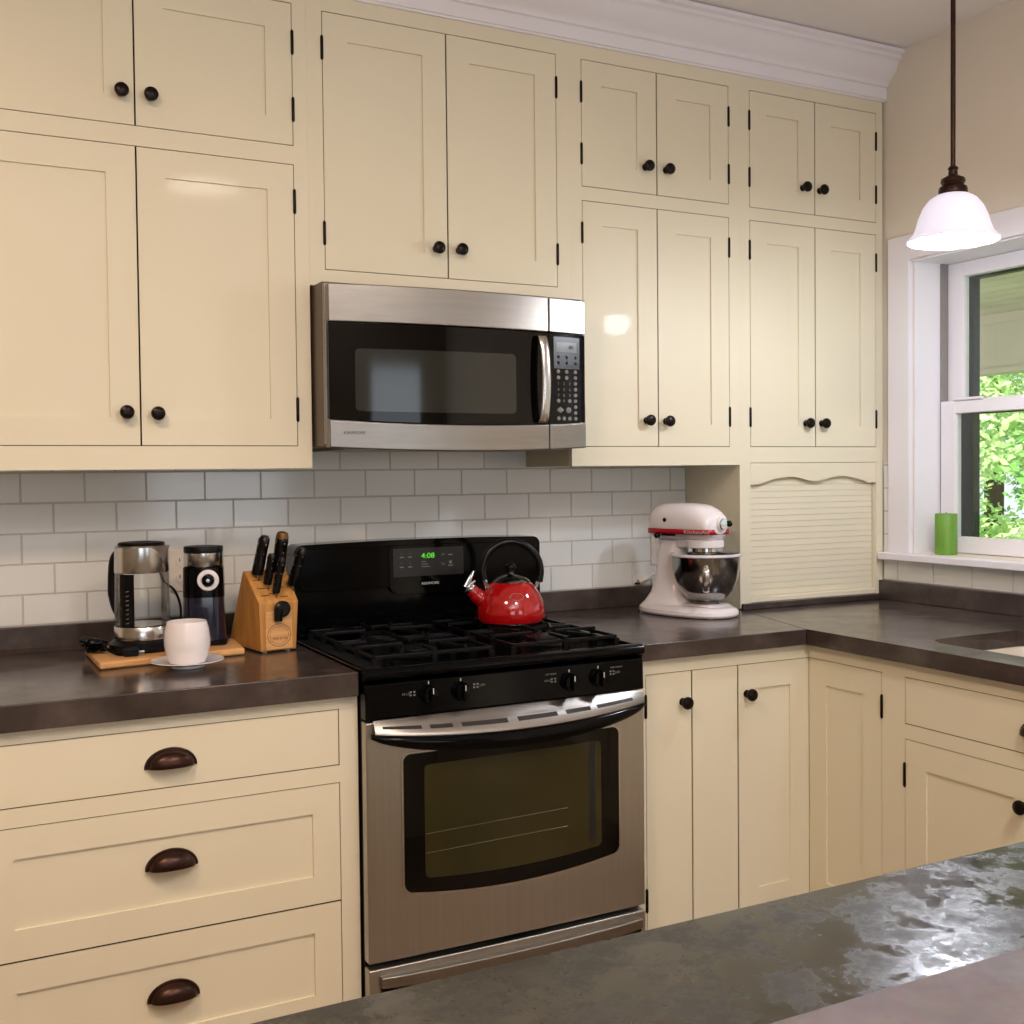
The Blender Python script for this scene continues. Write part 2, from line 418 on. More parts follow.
# ------------------------------------------------------------------ cabinetry
class Face:
    """maps (u along the face, z, depth out of the face) to world: 'B' faces -Y (u=x), 'R' faces -X (u=-y)"""
    def __init__(s, kind, plane): s.k = kind; s.p = plane
    def box(s, bm, u0, u1, z0, z1, d0, d1):
        if s.k == 'B': box(bm, u0, u1, s.p-d1, s.p-d0, z0, z1)
        else: box(bm, s.p-d1, s.p-d0, -u1, -u0, z0, z1)
    def pt(s, u, z, d):
        return (u, s.p-d, z) if s.k == 'B' else (s.p-d, -u, z)
    def out(s): return (0, -1, 0) if s.k == 'B' else (-1, 0, 0)

G = .0042
def knob(F, u, z, parent, m='bronze', **kw):
    bm = B()
    lathe_axis(bm, [(.0105, .0002), (.0105, .003), (.0075, .0045), (.0062, .012), (.0075, .016), (.0135, .0185), (.0165, .022), (.0172, .026), (.0155, .030), (.010, .0328), (.003, .0338)], F.pt(u, z, 0), F.out(), 24)
    return obj('knob', bm, M[m], parent, **kw)

def cup_pull(F, u, z, parent):
    bm = B(); a, b, c = .047, .034, .027; n, k = 24, 9
    R = []
    for j in range(k+1):
        v = PI/2*j/k; r = []
        for i in range(n+1):
            t = PI*i/n
            r.append(F.pt(u+a*math.cos(t), z+b*math.sin(t)*math.cos(v)**.8, .001+c*math.sin(v)*math.sin(t)**.7))
        R.append(r)
    rings(bm, R, closed_ring=False, cap=False)
    # flange and rolled lower lip
    R = []
    for i in range(n+1):
        t = PI*i/n
        R.append([F.pt(u+(a-.002)*math.cos(t), z+(b-.002)*math.sin(t), .0005), F.pt(u+(a+.007)*math.cos(t), z+(b+.006)*math.sin(t)-.001, .0005),
                  F.pt(u+(a+.006)*math.cos(t), z+(b+.005)*math.sin(t)-.001, .003), F.pt(u+(a-.002)*math.cos(t), z+(b-.002)*math.sin(t), .004)])
    rings(bm, R)
    o = obj('cup_pull', bm, M['bronze2'], parent, solid=.0022)
    return o

def hinge(F, u, z, parent, h=.058):
    bm = B(); lathe_axis(bm, [(.002, -.003), (.0036, 0), (.0042, .002), (.0042, h-.002), (.0036, h), (.002, h+.003)], F.pt(u, z-h/2, .001), (0, 0, 1), 10)
    obj('hinge', bm, M['bronze'], parent)

def door(F, root, u0, u1, z0, z1, knob_at=None, hinge_side=None, name='door', st=.068, panel=True, hz=(.095, .095), skip=''):
    a, b, c, d = u0+G/2, u1-G/2, z0+G/2, z1-G/2; bm = B()
    if panel:
        F.box(bm, a, a+st, c, d, -.020, 0); F.box(bm, b-st, b, c, d, -.020, 0)
        F.box(bm, a+st, b-st, d-st, d, -.020, 0); F.box(bm, a+st, b-st, c, c+st, -.020, 0)
        F.box(bm, a+st, b-st, c+st, d-st, -.018, -.0055)
        o = obj(name, bm, M['cream'], root)
    else:
        F.box(bm, a, b, c, d, -.020, 0); o = obj(name, bm, M['cream'], root, bevel=.0012)
    bm = B(); g = G*.46
    for (p, q, z_a, z_b) in ((u0-g, u0+g, z0-g, z1+g), (u1-g, u1+g, z0-g, z1+g), (u0+g, u1-g, z1-g, z1+g), (u0+g, u1-g, z0-g, z0+g)):
        if skip and p == u0-g and 'l' in skip: continue
        if skip and p == u1-g and 'r' in skip: continue
        F.box(bm, p, q, z_a, z_b, -.019, -.0035)
    obj('gap_shade_strip', bm, M['gap_shade'], o, smooth=False)  # dark strips set into the gaps as painted shade
    if knob_at: knob(F, knob_at[0]+.006, knob_at[1], o)
    if hinge_side is not None:
        u = u0 if hinge_side == 'l' else u1
        hinge(F, u, z1-hz[0], o); hinge(F, u, z0+hz[1], o)
    return o

def frame(F, root, rects):
    bm = B()
    for r in rects: F.box(bm, *r, -.020, 0)
    return obj('face_frame', bm, M['cream'], root)

FU = Face('B', YU)
zA, zB, zC_, zD, zE, zF, zG, zH = 2.2062, 2.1591, 1.4341, 2.565, 1.8956, 2.1957, 2.156, 1.377
TOPZ = 2.755
# left wall cabinet
cab = thing('wall_cabinet', 'four door cream wall cabinet left of the microwave, above the electric kettle', 'cabinet', (-.39, -.15, zH))
aL, aM, aR = -.7820, -.3919, -.0022
frame(FU, cab, [(-.850, aL, zH, TOPZ), (aR, .0348, zH, TOPZ), (aL, aR, zH, zC_), (aL, aR, zB, zA), (aL, aR, 2.570, TOPZ)])
bm = B(); y0 = YU+.0205
box(bm, -.850, -.832, y0, -.0005, zH, TOPZ); box(bm, .0168, .0348, y0, -.0005, zH, TOPZ); box(bm, -.832, .0168, y0, -.0005, zH+.02, zH+.038)
box(bm, -.832, .0168, y0+.004, -.0005, 2.17, 2.19); box(bm, -.832, .0168, y0, -.0005, TOPZ-.02, TOPZ); box(bm, -.832, .0168, -.012, -.009, zH+.038, TOPZ-.02)
obj('carcass', bm, M['cream_in'], cab)
bm = B(); box(bm, -.832, .0168, y0, -.013, zH+.004, zH+.0195); obj('underside', bm, M['cream'], cab)
door(FU, cab, aL, aM, zC_, zB, (-.433, 1.515), 'l'); door(FU, cab, aM, aR, zC_, zB, (-.361, 1.513), 'r')
door(FU, cab, aL, aM, zA, 2.570, (-.431, 2.282), 'l', hz=(.100, .093)); door(FU, cab, aM, aR, zA, 2.570, (-.363, 2.281), 'r', hz=(.100, .093))
# centre cabinet
cab = thing('wall_cabinet', 'short two door cream wall cabinet directly above the microwave', 'cabinet', (.425, -.15, 1.853))
b1, b2, b3 = .0765, .4282, .7737
frame(FU, cab, [(.0350, b1, 1.853, TOPZ), (b3, .8158, 1.853, TOPZ), (b1, b3, 1.853, zE), (b1, b3, zD, TOPZ)])
bm = B(); box(bm, .0352, .053, y0, -.0005, 1.853, TOPZ); box(bm, .797, .8154, y0, -.0005, 1.853, TOPZ); box(bm, .053, .797, y0, -.0005, 1.853, 1.871)
box(bm, .053, .797, y0, -.0005, TOPZ-.02, TOPZ); box(bm, .053, .797, -.012, -.009, 1.871, TOPZ-.02)
obj('carcass', bm, M['cream_in'], cab)
door(FU, cab, b1, b2, zE, zD, (.386, 1.975), 'l'); door(FU, cab, b2, b3, zE, zD, (.455, 1.976), 'r')
# right cabinet c
cab = thing('wall_cabinet', 'four door cream wall cabinet right of the microwave, above the stand mixer', 'cabinet', (1.12, -.15, zH))
c1, c2, c3 = .8568, 1.1216, 1.3927
frame(FU, cab, [(.8159, c1, zH, TOPZ), (c3, 1.4310, zH, TOPZ), (c1, c3, zH, zC_), (c1, c3, zG, zF), (c1, c3, zD, TOPZ)])
bm = B(); box(bm, .8160, .834, y0, -.0005, zH, TOPZ); box(bm, 1.413, 1.4308, y0, -.0005, zH, TOPZ); box(bm, .834, 1.413, y0, -.0005, zH+.02, zH+.038)
box(bm, .834, 1.413, y0+.004, -.0005, 2.165, 2.185); box(bm, .834, 1.413, y0, -.0005, TOPZ-.02, TOPZ); box(bm, .834, 1.413, -.012, -.009, zH+.038, TOPZ-.02)
obj('carcass', bm, M['cream_in'], cab)
bm = B(); box(bm, .834, 1.413, y0, -.013, zH+.004, zH+.0195); obj('underside', bm, M['cream'], cab)
door(FU, cab, c1, c2, zC_, zG, (1.071, 1.514), 'l'); door(FU, cab, c2, c3, zC_, zG, (1.142, 1.512), 'r')
door(FU, cab, c1, c2, zF, zD, (1.073, 2.276), 'l'); door(FU, cab, c2, c3, zF, zD, (1.148, 2.275), 'r')
# tall corner cabinet with tambour garage
cab = thing('corner_cabinet', 'tall cream corner cabinet standing on the worktop, with roll-up tambour front', 'cabinet', (1.74, -.15, .932))
d1, d2, d3 = 1.4745, 1.7459, 2.0158; XE = 2.0455; ZG = .9345
frame(FU, cab, [(1.4311, d1, ZG-.016, TOPZ), (d3, XE, ZG-.016, TOPZ), (d1, d3, 1.3835, zC_), (d1, d3, zG, zF), (d1, d3, zD, TOPZ)])
bm = B(); box(bm, 1.4312, 1.449, y0, -.0005, .9155, TOPZ)
obj('side_panel', bm, M['cream'], cab)
bm = B(); box(bm, XE-.018, XE, y0, -.0005, .9155, TOPZ); box(bm, 1.449, XE-.018, y0, -.0005, 1.40, 1.418)
box(bm, 1.449, XE-.018, y0+.004, -.0005, 2.165, 2.185); box(bm, 1.449, XE-.018, y0, -.0005, TOPZ-.02, TOPZ); box(bm, 1.449, XE-.018, -.012, -.009, .93, TOPZ-.02)
obj('carcass', bm, M['cream_in'], cab)
door(FU, cab, d1, d2, zC_, zG, (1.697, 1.512), 'l'); door(FU, cab, d2, d3, zC_, zG, (1.765, 1.512), 'r')
door(FU, cab, d1, d2, zF, zD, (1.687, 2.279), 'l'); door(FU, cab, d2, d3, zF, zD, (1.759, 2.277), 'r')
# scalloped valance
poly = [(d1+.001, 1.382), (d3-.001, 1.382), (d3-.001, 1.314), (d3-.036, 1.314)]
L_ = (d3-.036)-(d1+.036); n = 48
for i in range(1, n):
    t = i/n; x = (d3-.036)-L_*t
    poly.append((x, 1.313+.031*min(1, math.sin(PI*t)**.75*1.12)*(1-.72*math.exp(-((t-.5)/.17)**2))))
poly += [(d1+.036, 1.314), (d1+.001, 1.314)]
bm = B(); prism(bm, poly, 'y', YU-.0, YU+.014)
obj('valance', bm, M['cream'], cab, smooth=False)
bm = B(); nsl = 21; zt0 = .953; zt1 = 1.37; h = (zt1-zt0)/nsl
for i in range(nsl):
    z0 = zt0+i*h; e = .0022
    prism(bm, [(YU+.030, z0+.0004), (YU+.030, z0+h-.0004), (YU+.0192, z0+h-.0004), (YU+.0184, z0+h-.0020), (YU+.0184, z0+.0016), (YU+.0188, z0+.0004)], 'x', d1+.003, d3-.003)
box(bm, d1+.003, d3-.003, YU+.030, YU+.034, zt0, zt1)
td = obj('tambour_door', bm, M['cream'], cab, smooth=False)
bm = B(); prism(bm, [(YU+.033, .9345), (YU+.002, .9345), (YU+.002, .949), (YU+.006, .9525), (YU+.033, .9525)], 'x', d1+.003, d3-.003)
obj('bottom_rail', bm, M['cream'], td)

# --- base cabinets
FB = Face('B', YB); FR = Face('R', 1.3410)
ZT = .859
cab = thing('base_cabinet', 'cream base cabinet with three wide drawers left of the range', 'cabinet', (-.39, -.36, 0))
rL, rR = -.7815, -.0407; z1, z2, z3, z4 = .8297, .7013, .6628, .3920
frame(FB, cab, [(-.85, rL, .10, ZT), (rR, .0030, .10, ZT), (rL, rR, z1, ZT), (rL, rR, z3, z2), (rL, rR, .10, .122)])
bm = B(); yb0 = YB+.0205
box(bm, -.85, -.832, yb0, -.001, .10, ZT); box(bm, -.015, .0030, yb0, -.001, .10, ZT); box(bm, -.832, -.015, yb0, -.001, .10, .118); box(bm, -.832, -.015, -.012, -.001, .118, ZT)
box(bm, -.832, -.015, -.64, -.62, 0, .10)
obj('carcass', bm, M['cream_in'], cab)
def drawer(F, root, u0, u1, za, zb, pu, pz, panel=True):
    o = door(F, root, u0, u1, za, zb, None, None, 'drawer', .062, panel)
    cup_pull(F, pu, pz, o); return o
drawer(FB, cab, rL, rR, z2, z1, -.411, .748, False)
drawer(FB, cab, rL, rR, z4, z3, -.413, .533)
drawer(FB, cab, rL, rR, .122, z4, -.414, .252)
# right of the range
ZU = .870
cab = thing('base_cabinet', 'cream base cabinet with narrow flat doors between the range and the inner corner', 'cabinet', (1.05, -.36, 0))
frame(FB, cab, [(.7614, .7879, .10, ZU), (.7879, 1.3408, z1, ZU), (.7879, 1.3408, .10, .135)])
bm = B(); box(bm, .7614, .779, yb0, -.001, .10, ZU); box(bm, .779, 1.343, -.012, -.001, .10, ZU); box(bm, .779, 1.343, yb0, -.012, .10, .118); box(bm, .779, 1.40, -.64, -.62, 0, .10)
obj('carcass', bm, M['cream_in'], cab)
door(FB, cab, .7879, .9363, .135, z1, (.899, .748), 'l', panel=False, hz=(.083, .10))
door(FB, cab, .9363, 1.0899, .135, z1, None, None, panel=False, name='filler_panel')
door(FB, cab, 1.0899, 1.3422, .135, z1, (1.113, .748), None, skip='r')
# right leg
cab = thing('base_cabinet', 'cream base cabinet under the sink along the window wall', 'cabinet', (1.70, -1.3, 0))
YE = 1.95
frame(FR, cab, [(.7196, .9988, z1, ZU), (.7196, .9988, .10, .135), (.9988, 1.0775, .10, ZU), (1.0775, 1.88, z1, ZU), (1.0775, 1.88, w2 := .6713, w1 := .7087), (1.88, YE, .10, ZU), (1.0775, 1.88, .10, .135)])
bm = B(); box(bm, 1.3645, XW-.001, -YE, -YE+.018, .10, ZU); box(bm, 1.3645, XW-.001, -1.932, -.7405, .10, .118); box(bm, XW-.012, XW-.001, -1.932, -.02, .118, .62); box(bm, 1.42, 1.44, -1.932, -.70, 0, .10)
obj('carcass', bm, M['cream_in'], cab)
door(FR, cab, .7184, .9988, .135, z1, None, 'r', hz=(.09, .10), skip='l')
dr = door(FR, cab, 1.0775, 1.88, w1, z1, None, None, 'drawer', .06, False); cup_pull(FR, 1.479, .755, dr)
door(FR, cab, 1.0775, 1.479, .135, w2, (1.437, .591), 'l', hz=(.093, .10)); door(FR, cab, 1.479, 1.88, .135, w2, (1.52, .591), 'r', hz=(.093, .10))

# --- worktops
wt = thing('worktop', 'dark concrete worktop left of the range under the kettle and knife block', 'worktop', (-.4, -.37, CT))
boxobj('slab', M['stone'], wt, (-.87, -.001, YC, -.001, .8590, CT), .003)
bm = B(); box(bm, -.87, .05-.052, -.026, -.008, CT-.0005, .9785); obj('upstand', bm, M['stone'], wt, bevel=.003)
bm = B(); prism(bm, [(-.0262, CT+.0001), (-.038, CT+.0001), (-.034, CT+.004), (-.0262, CT+.009)], 'x', -.87, -.002); obj('caulk_bead', bm, M['stone'], wt)
wt = thing('worktop', 'dark concrete worktop between the range and the corner, under the stand mixer', 'worktop', (1.1, -.4, CT))
bm = B(); prism(bm, [(.7614, YC), (1.3117, YC), (1.4295, YU+.0), (1.4295, -.001), (.7614, -.001)], 'z', .870, CT)
obj('slab', bm, M['stone'], wt, bevel=.003)
bm = B(); box(bm, .7614, 1.4295, -.026, -.008, CT-.0005, .9785); obj('upstand', bm, M['stone'], wt, bevel=.003)
wt = thing('worktop', 'dark concrete worktop with sink cut-out below the window', 'worktop', (1.7, -1.2, CT))
SX0, SX1, SY0, SY1 = 1.425, 1.84, -1.78, -1.06
bm = B(); ze = .870
def slabpoly(p): prism(bm, p, 'z', ze, CT)
slabpoly([(1.3122, YC), (1.4300, YU), (1.4300, -.001), (XW-.001, -.001), (XW-.001, SY1), (1.3122, SY1)])
slabpoly([(1.3122, SY1), (SX0, SY1), (SX0, SY0), (1.3122, SY0)])
slabpoly([(SX1, SY1), (XW-.001, SY1), (XW-.001, SY0), (SX1, SY0)])
slabpoly([(1.3122, SY0), (XW-.001, SY0), (XW-.001, -1.98), (1.3122, -1.98)])
# rounded corners of the cut-out
for sx, sy, cx, cy in ((1, -1, SX0, SY1), (-1, -1, SX1, SY1), (1, 1, SX0, SY0), (-1, 1, SX1, SY0)):
    r = .07; p = [(cx, cy)]
    for i in range(9):
        t = PI/2*i/8; p.append((cx+sx*r*(1-math.sin(t)), cy+sy*r*(1-math.cos(t))))
    slabpoly(p)
obj('slab', bm, M['stone'], wt, smooth=False)
bm = B(); box(bm, XW-.030, XW-.008, -1.98, YU-.0012, CT+.0002, .9795); obj('upstand', bm, M['stone'], wt, bevel=.003)
bm = B(); box(bm, 1.4332, XW-.031, YU-.016, YU-.0012, CT+.0002, .9335); obj('garage_curb', bm, M['stone'], wt, bevel=.003)
# undermount sink
sk = thing('sink', 'white undermount sink basin in the dark worktop below the window', 'sink', ((SX0+SX1)/2, (SY0+SY1)/2, .68))
def rrect(x0, x1, y0, y1, r, z, n=8):
    P = []
    for (cx, cy, a0) in ((x1-r, y1-r, 0), (x0+r, y1-r, PI/2), (x0+r, y0+r, PI), (x1-r, y0+r, 1.5*PI)):
        for i in range(n+1):
            t = a0+PI/2*i/n; P.append((cx+r*math.cos(t), cy+r*math.sin(t), z))
    return P
bm = B(); e = .006
rings(bm, [rrect(SX0-.02, SX1+.02, SY0-.02, SY1+.02, .08, .869), rrect(SX0+e, SX1-e, SY0+e, SY1-e, .07, .869), rrect(SX0+e+.005, SX1-e-.005, SY0+e+.005, SY1-e-.005, .07, .85),
           rrect(SX0+.03, SX1-.03, SY0+.03, SY1-.03, .06, .70), rrect(SX0+.06, SX1-.06, SY0+.06, SY1-.06, .04, .685)], cap=False)
V = [v for v in bm.verts if abs(v.co.z-.685) < 1e-4]; bm.faces.new(V)
obj('basin', bm, M['sinkw'], sk)
bm = B(); lathe(bm, [(.04, .6855), (.04, .688), (.03, .6885), (.012, .687)], (SX0+SX1)/2, (SY0+SY1)/2); obj('drain', bm, M['chrome'], sk)

# --- island
isl = thing('kitchen_island', 'dark grey-green concrete topped island in the foreground', 'kitchen island', (-.4, -2.65, 0))
boxobj('countertop', M['stone_isl'], isl, (-1.7, .80, -2.90, -2.262, .868, CT), .004)
boxobj('base', M['cream'], isl, (-1.66, .76, -2.86, -2.31, .0, .8675), .003)
boxobj('raised_ledge', M['stone_bar'], isl, (-1.7, .80, -2.90, -2.478, CT+.0002, CT+.006), .002, label='matte mauve-grey concrete strip along the near side')

# ------------------------------------------------------------------ microwave
mw = thing('microwave', 'stainless over-range microwave with black glass door mounted below the centre cabinet', 'microwave', (.42, -.22, 1.424))
mx0, mx1 = .0465, .7985; mz0, mz1 = 1.428, 1.843
myf = lambda x: -.408-.036*(1-((x-.4225)/.376)**2)
def bow(x): return 1-((x-.4225)/.376)**2
M['mwside'] = mat('painted_steel_side', srgb(104, 92, 80), .45, metal=.3, var=.05, vscale=6)
boxobj('body', M['mwside'], mw, (.0425, .8035, -.375, -.0105, 1.432, 1.8515), .002)
bm = B(); box(bm, mx0-.0035, mx0+.010, -.392, -.3755, 1.436, 1.846); obj('side_trim', bm, M['steel'], mw, bevel=.002)
XS = lambda a, b, n=24: [a+(b-a)*i/n for i in range(n+1)]
mb = lambda x: -.376
def mzb(x): return mz0-.010*bow(x)
gzl = lambda x: 1.500-.012*bow(x)
bm = B(); cslab(bm, XS(mx0, .6685), lambda x: 1.746, lambda x: mz1, lambda x: myf(x)-.004, mb); obj('top_band', bm, M['steel'], mw, bevel=.004, seg=3)
bm = B(); cslab(bm, XS(.6705, mx1, 8), lambda x: 1.746, lambda x: mz1, lambda x: myf(x)-.004, mb); obj('top_band', bm, M['steel'], mw, bevel=.004, seg=3)
bm = B(); cslab(bm, XS(mx0, .6685), mzb, gzl, lambda x: myf(x)-.004, mb); bb = obj('bottom_band', bm, M['steel'], mw, bevel=.004, seg=3)
bm = B(); cslab(bm, XS(.6705, mx1, 8), mzb, gzl, lambda x: myf(x)-.004, mb); obj('bottom_band', bm, M['steel'], mw, bevel=.004, seg=3)
bm = B(); cslab(bm, XS(mx0+.001, .6685), lambda x: gzl(x)+.0015, lambda x: 1.7445, myf, mb); dg = obj('door', bm, M['blackglass'], mw, bevel=.001)
bm = B(); xs = rsamp(.113, .562, .012); cslab(bm, xs, lambda x: 1.522-.003*bow(x)+rcorn(x, .113, .562, .012), lambda x: 1.680-rcorn(x, .113, .562, .012), lambda x: myf(x)-.0012, lambda x: myf(x)+.002)
obj('viewing_window', bm, M['mwglass'], dg)
bm = B(); cslab(bm, XS(.6705, mx1-.001, 8), lambda x: gzl(x)+.0015, lambda x: 1.7445, myf, mb); cp = obj('control_panel', bm, M['blackglass'], mw, bevel=.001)
yk = lambda x: myf(x)-.0012
bm = B(); cslab(bm, XS(.6865, .777, 4), lambda x: 1.648, lambda x: 1.736, yk, lambda x: myf(x)+.001); obj('display_panel', bm, M['panelgrey'], cp)
bm = B(); cslab(bm, XS(.695, .766, 4), lambda x: 1.694, lambda x: 1.721, lambda x: yk(x)-.0006, lambda x: myf(x)+.001); ds = obj('display', bm, M['lcd'], cp)
def dots(lst, r, m, name, parent, off=.0022):
    for x, z in lst:
        bm = B(); lathe_axis(bm, [(r, 0), (r*.85, .0006)], (x, myf(x)-off+.0009, z), (0, -1, 0), 10)
        obj(name, bm, M[m], parent)
cols = [.702, .731, .762]
dots([(x, z) for z in (1.680, 1.664) for x in cols], .0048, 'blackm', 'mode_key', cp)
k = [(x, z) for z in (1.640, 1.623) for x in (.702, .731)] + [(.762, 1.640-.0163*i) for i in range(9)] + [(.702, 1.5585), (.741, 1.5585)] + [(.702, 1.5095), (.721, 1.5095), (.741, 1.5095)]
dots(k, .0058, 'button', 'key', cp)
dots([(.737, 1.533)], .0085, 'button', 'start_key', cp)
bm = B(); x = .708
rings(bm, [[(x-.012, yk(x), 1.533), (x, yk(x), 1.524), (x+.012, yk(x), 1.533), (x, yk(x), 1.542)], [(x-.010, yk(x)-.0006, 1.533), (x, yk(x)-.0006, 1.5255), (x+.010, yk(x)-.0006, 1.533), (x, yk(x)-.0006, 1.5405)]])
obj('stop_key', bm, M['button'], cp)
for i, s in enumerate(('1', '4', '7')):
    for j in range(3):
        t = str(int(s)+j); xx = (.702, .721, .741)[j]
        text('digit', t, .011, (xx, myf(xx)-.0012, 1.606-.0163*i), M['button'], cp)
text('digit', '0', .011, (.721, myf(.721)-.0012, 1.5585), M['button'], cp)
text('clock_digits', '12:00', .013, (.738, yk(.738)-.0008, 1.7075), M['darkink'], cp)
text('brand_lettering', 'KENMORE', .0105, (.108, myf(.108)-.0045, 1.4655), M['darkink'], bb, sx=1.15, rot=(PI/2, 0, -.16))
# handle
P = [(.640, myf(.64)+.001, 1.734), (.641, myf(.64)-.016, 1.730), (.643, myf(.64)-.026, 1.69), (.644, myf(.64)-.031, 1.615), (.643, myf(.64)-.026, 1.54), (.641, myf(.64)-.016, 1.500), (.640, myf(.64)+.001, 1.496)]
bm = B(); R = []
for p in spline(P, 8):
    R.append([(p.x+.0135*math.cos(2*PI*k/16), p.y+.0055*math.sin(2*PI*k/16), p.z) for k in range(16)])
rings(bm, R); obj('handle', bm, M['steel_s'], mw)
bm = B(); box(bm, .10, .75, -.37, -.03, 1.424, 1.4318); obj('vent_plate', bm, M['steel'], mw)

# ------------------------------------------------------------------ range
rg = thing('gas_range', 'freestanding stainless and black gas range between the two worktops', 'range', (.38, -.40, 0))
rx0, rx1 = .0055, .7525; RF = -.7664
boxobj('body', M['blackm'], rg, (rx0+.002, rx1-.002, -.735, -.07, .02, .895), .003)
for sx in (.05, .71):
    for sy in (-.68, -.12):
        bm = B(); lathe(bm, [(.018, 0), (.018, .012), (.012, .0195)], sx, sy, 12); obj('foot', bm, M['blackm'], rg)
# storage drawer
def oy(x): return 1-((x-.3815)/.376)**2
bm = B(); cslab(bm, XS(rx0, rx1), lambda x: .06, lambda x: .236, lambda x: RF-.002-.006*oy(x), lambda x: -.736); dw = obj('storage_drawer', bm, M['steel_v'], rg, bevel=.004, seg=3)
bm = B(); cslab(bm, XS(.03, .735), lambda x: .197-.012*oy(x), lambda x: .222-.004*oy(x), lambda x: RF-.012-.018*oy(x)**.5 if oy(x) > 0 else RF-.012, lambda x: RF-.001); obj('drawer_grip', bm, M['steel'], dw, bevel=.004)
bm = B(); cslab(bm, XS(.032, .733), lambda x: .178-.012*oy(x), lambda x: .196-.012*oy(x), lambda x: RF-.009-.012*oy(x), lambda x: RF-.001); obj('grip_recess', bm, M['black'], dw)
# oven door
dz0, dz1 = .249, .800
bm = B(); cslab(bm, XS(rx0, rx1), lambda x: dz0, lambda x: dz1, lambda x: RF-.006*oy(x), lambda x: -.736); od = obj('oven_door', bm, M['steel_v'], rg, bevel=.004, seg=3)
wl, wr = .093, .6715
wtop = lambda x: .719
wbot = lambda x: .402-.024*(1-((x-.382)/.29)**2)
yy = lambda x: RF-.006*oy(x)
xs = rsamp(wl-.006, wr+.006, .022, 24)
bm = B(); cslab(bm, xs, lambda x: wbot(x)-.006+rcorn(x, wl-.006, wr+.006, .022), lambda x: wtop(x)+.005-rcorn(x, wl-.006, wr+.006, .022), lambda x: yy(x)-.0022, lambda x: yy(x)+.003); obj('window_bezel', bm, M['steel_s'], od, bevel=.001)
xs = rsamp(wl, wr, .018, 24)
bm = B(); cslab(bm, xs, lambda x: wbot(x)+rcorn(x, wl, wr, .018), lambda x: wtop(x)-rcorn(x, wl, wr, .018), lambda x: yy(x)-.0035, lambda x: yy(x)+.002); og = obj('window_glass', bm, M['blackglass'], od)
ia, ib = .143, .618
xs = rsamp(ia, ib, .012, 24)
bm = B(); cslab(bm, xs, lambda x: .428-.012*(1-((x-.38)/.24)**2)+rcorn(x, ia, ib, .012), lambda x: .6905-rcorn(x, ia, ib, .012), lambda x: yy(x)-.0042, lambda x: yy(x)+.0); iw = obj('viewing_pane', bm, M['ovenglass'], og, label='smoked olive inner window')
bm = B()
for z in (.488, .533):
    tube(bm, [(ia+.002, yy(.15)-.0046, z-.003), (.33, yy(.33)-.0046, z+.001), (.520, yy(.52)-.0046, z+.003)], .0008, 6)
obj('oven_rack', bm, M['steel_s'], iw)
bm = B(); cslab(bm, XS(.583, .600, 3), lambda x: .44, lambda x: .688, lambda x: yy(x)-.0048, lambda x: yy(x)); obj('rack_rail', bm, M['panelgrey'], iw)
# sloped steel vent shelf and black handle
def hy(x):
    t = max(0, oy(x)); return RF-.006-.045*t**.55
bm = B(); R = []
for x in XS(.022, .742, 40):
    t = max(0, oy(x)); y = hy(x); zf = .782-.021*t
    R.append([(x, RF+.002, .802), (x, RF-.004, .804), (x, y, zf+.003), (x, y-.002, zf-.004), (x, y+.002, zf-.009), (x, RF+.002, zf-.009)])
rings(bm, R); sh = obj('vent_shelf', bm, M['steel'], od)
bm = B()
for a, b in ((.040, .130), (.150, .205), (.228, .345), (.372, .480), (.505, .575), (.595, .705)):
    R = []
    for x in XS(a, b, 8):
        t = max(0, oy(x)); y = hy(x); zf = .782-.021*t; q = .58; w = .78
        ya, za = RF-.004+(y-RF+.004)*q, .804+(zf+.003-.804)*q
        yb_, zb_ = RF-.004+(y-RF+.004)*w, .804+(zf+.003-.804)*w
        R.append([(x, ya, za+.0009), (x, yb_, zb_+.0009), (x, yb_, zb_-.001), (x, ya, za-.001)])
    rings(bm, R)
obj('vent_slots', bm, M['darkink'], sh)
bm = B(); R = []
for x in XS(.018, .746, 44):
    t = max(0.0, 1-((x-.382)/.366)**2); y = RF-.008-.047*t**.5; zt = .776-.022*t; th = .010+.030*t**.5; hh = th/2
    yc_ = y+.008; r = []
    for i in range(12):
        a = 2*PI*i/12; r.append((x, yc_+.011*math.cos(a), zt-hh+hh*math.sin(a)))
    R.append(r)
rings(bm, R); obj('door_handle', bm, M['black'], od)
# control panel (front)
bm = B(); prism(bm, [(RF-.004, .806), (RF-.002, .885), (-.736, .892), (-.736, .806)], 'x', rx0-.001, rx1-.003); cpn = obj('control_panel', bm, M['black'], rg, bevel=.003)
for kx, kz in ((.158, .856), (.239, .855), (.531, .849), (.614, .851)):
    bm = B(); kz -= .004; yk0 = RF-.0035
    lathe_axis(bm, [(.022, 0), (.022, .004), (.0195, .007), (.0185, .016), (.0165, .0185), (.002, .019)], (kx, yk0, kz), (0, -1, 0), 28)
    kb = obj('burner_knob', bm, M['black'], cpn)
    bm = B(); box(bm, kx-.0045, kx+.0045, yk0-.029, yk0-.017, kz-.019, kz+.019); obj('knob_grip', bm, M['black'], kb, bevel=.003)
    bm = B(); box(bm, kx-.0011, kx+.0011, yk0-.0296, yk0-.0285, kz+.005, kz+.018); box(bm, kx-.001, kx+.001, yk0-.0006, yk0+.001, kz+.0235, kz+.030); obj('knob_mark', bm, M['ink'], kb)
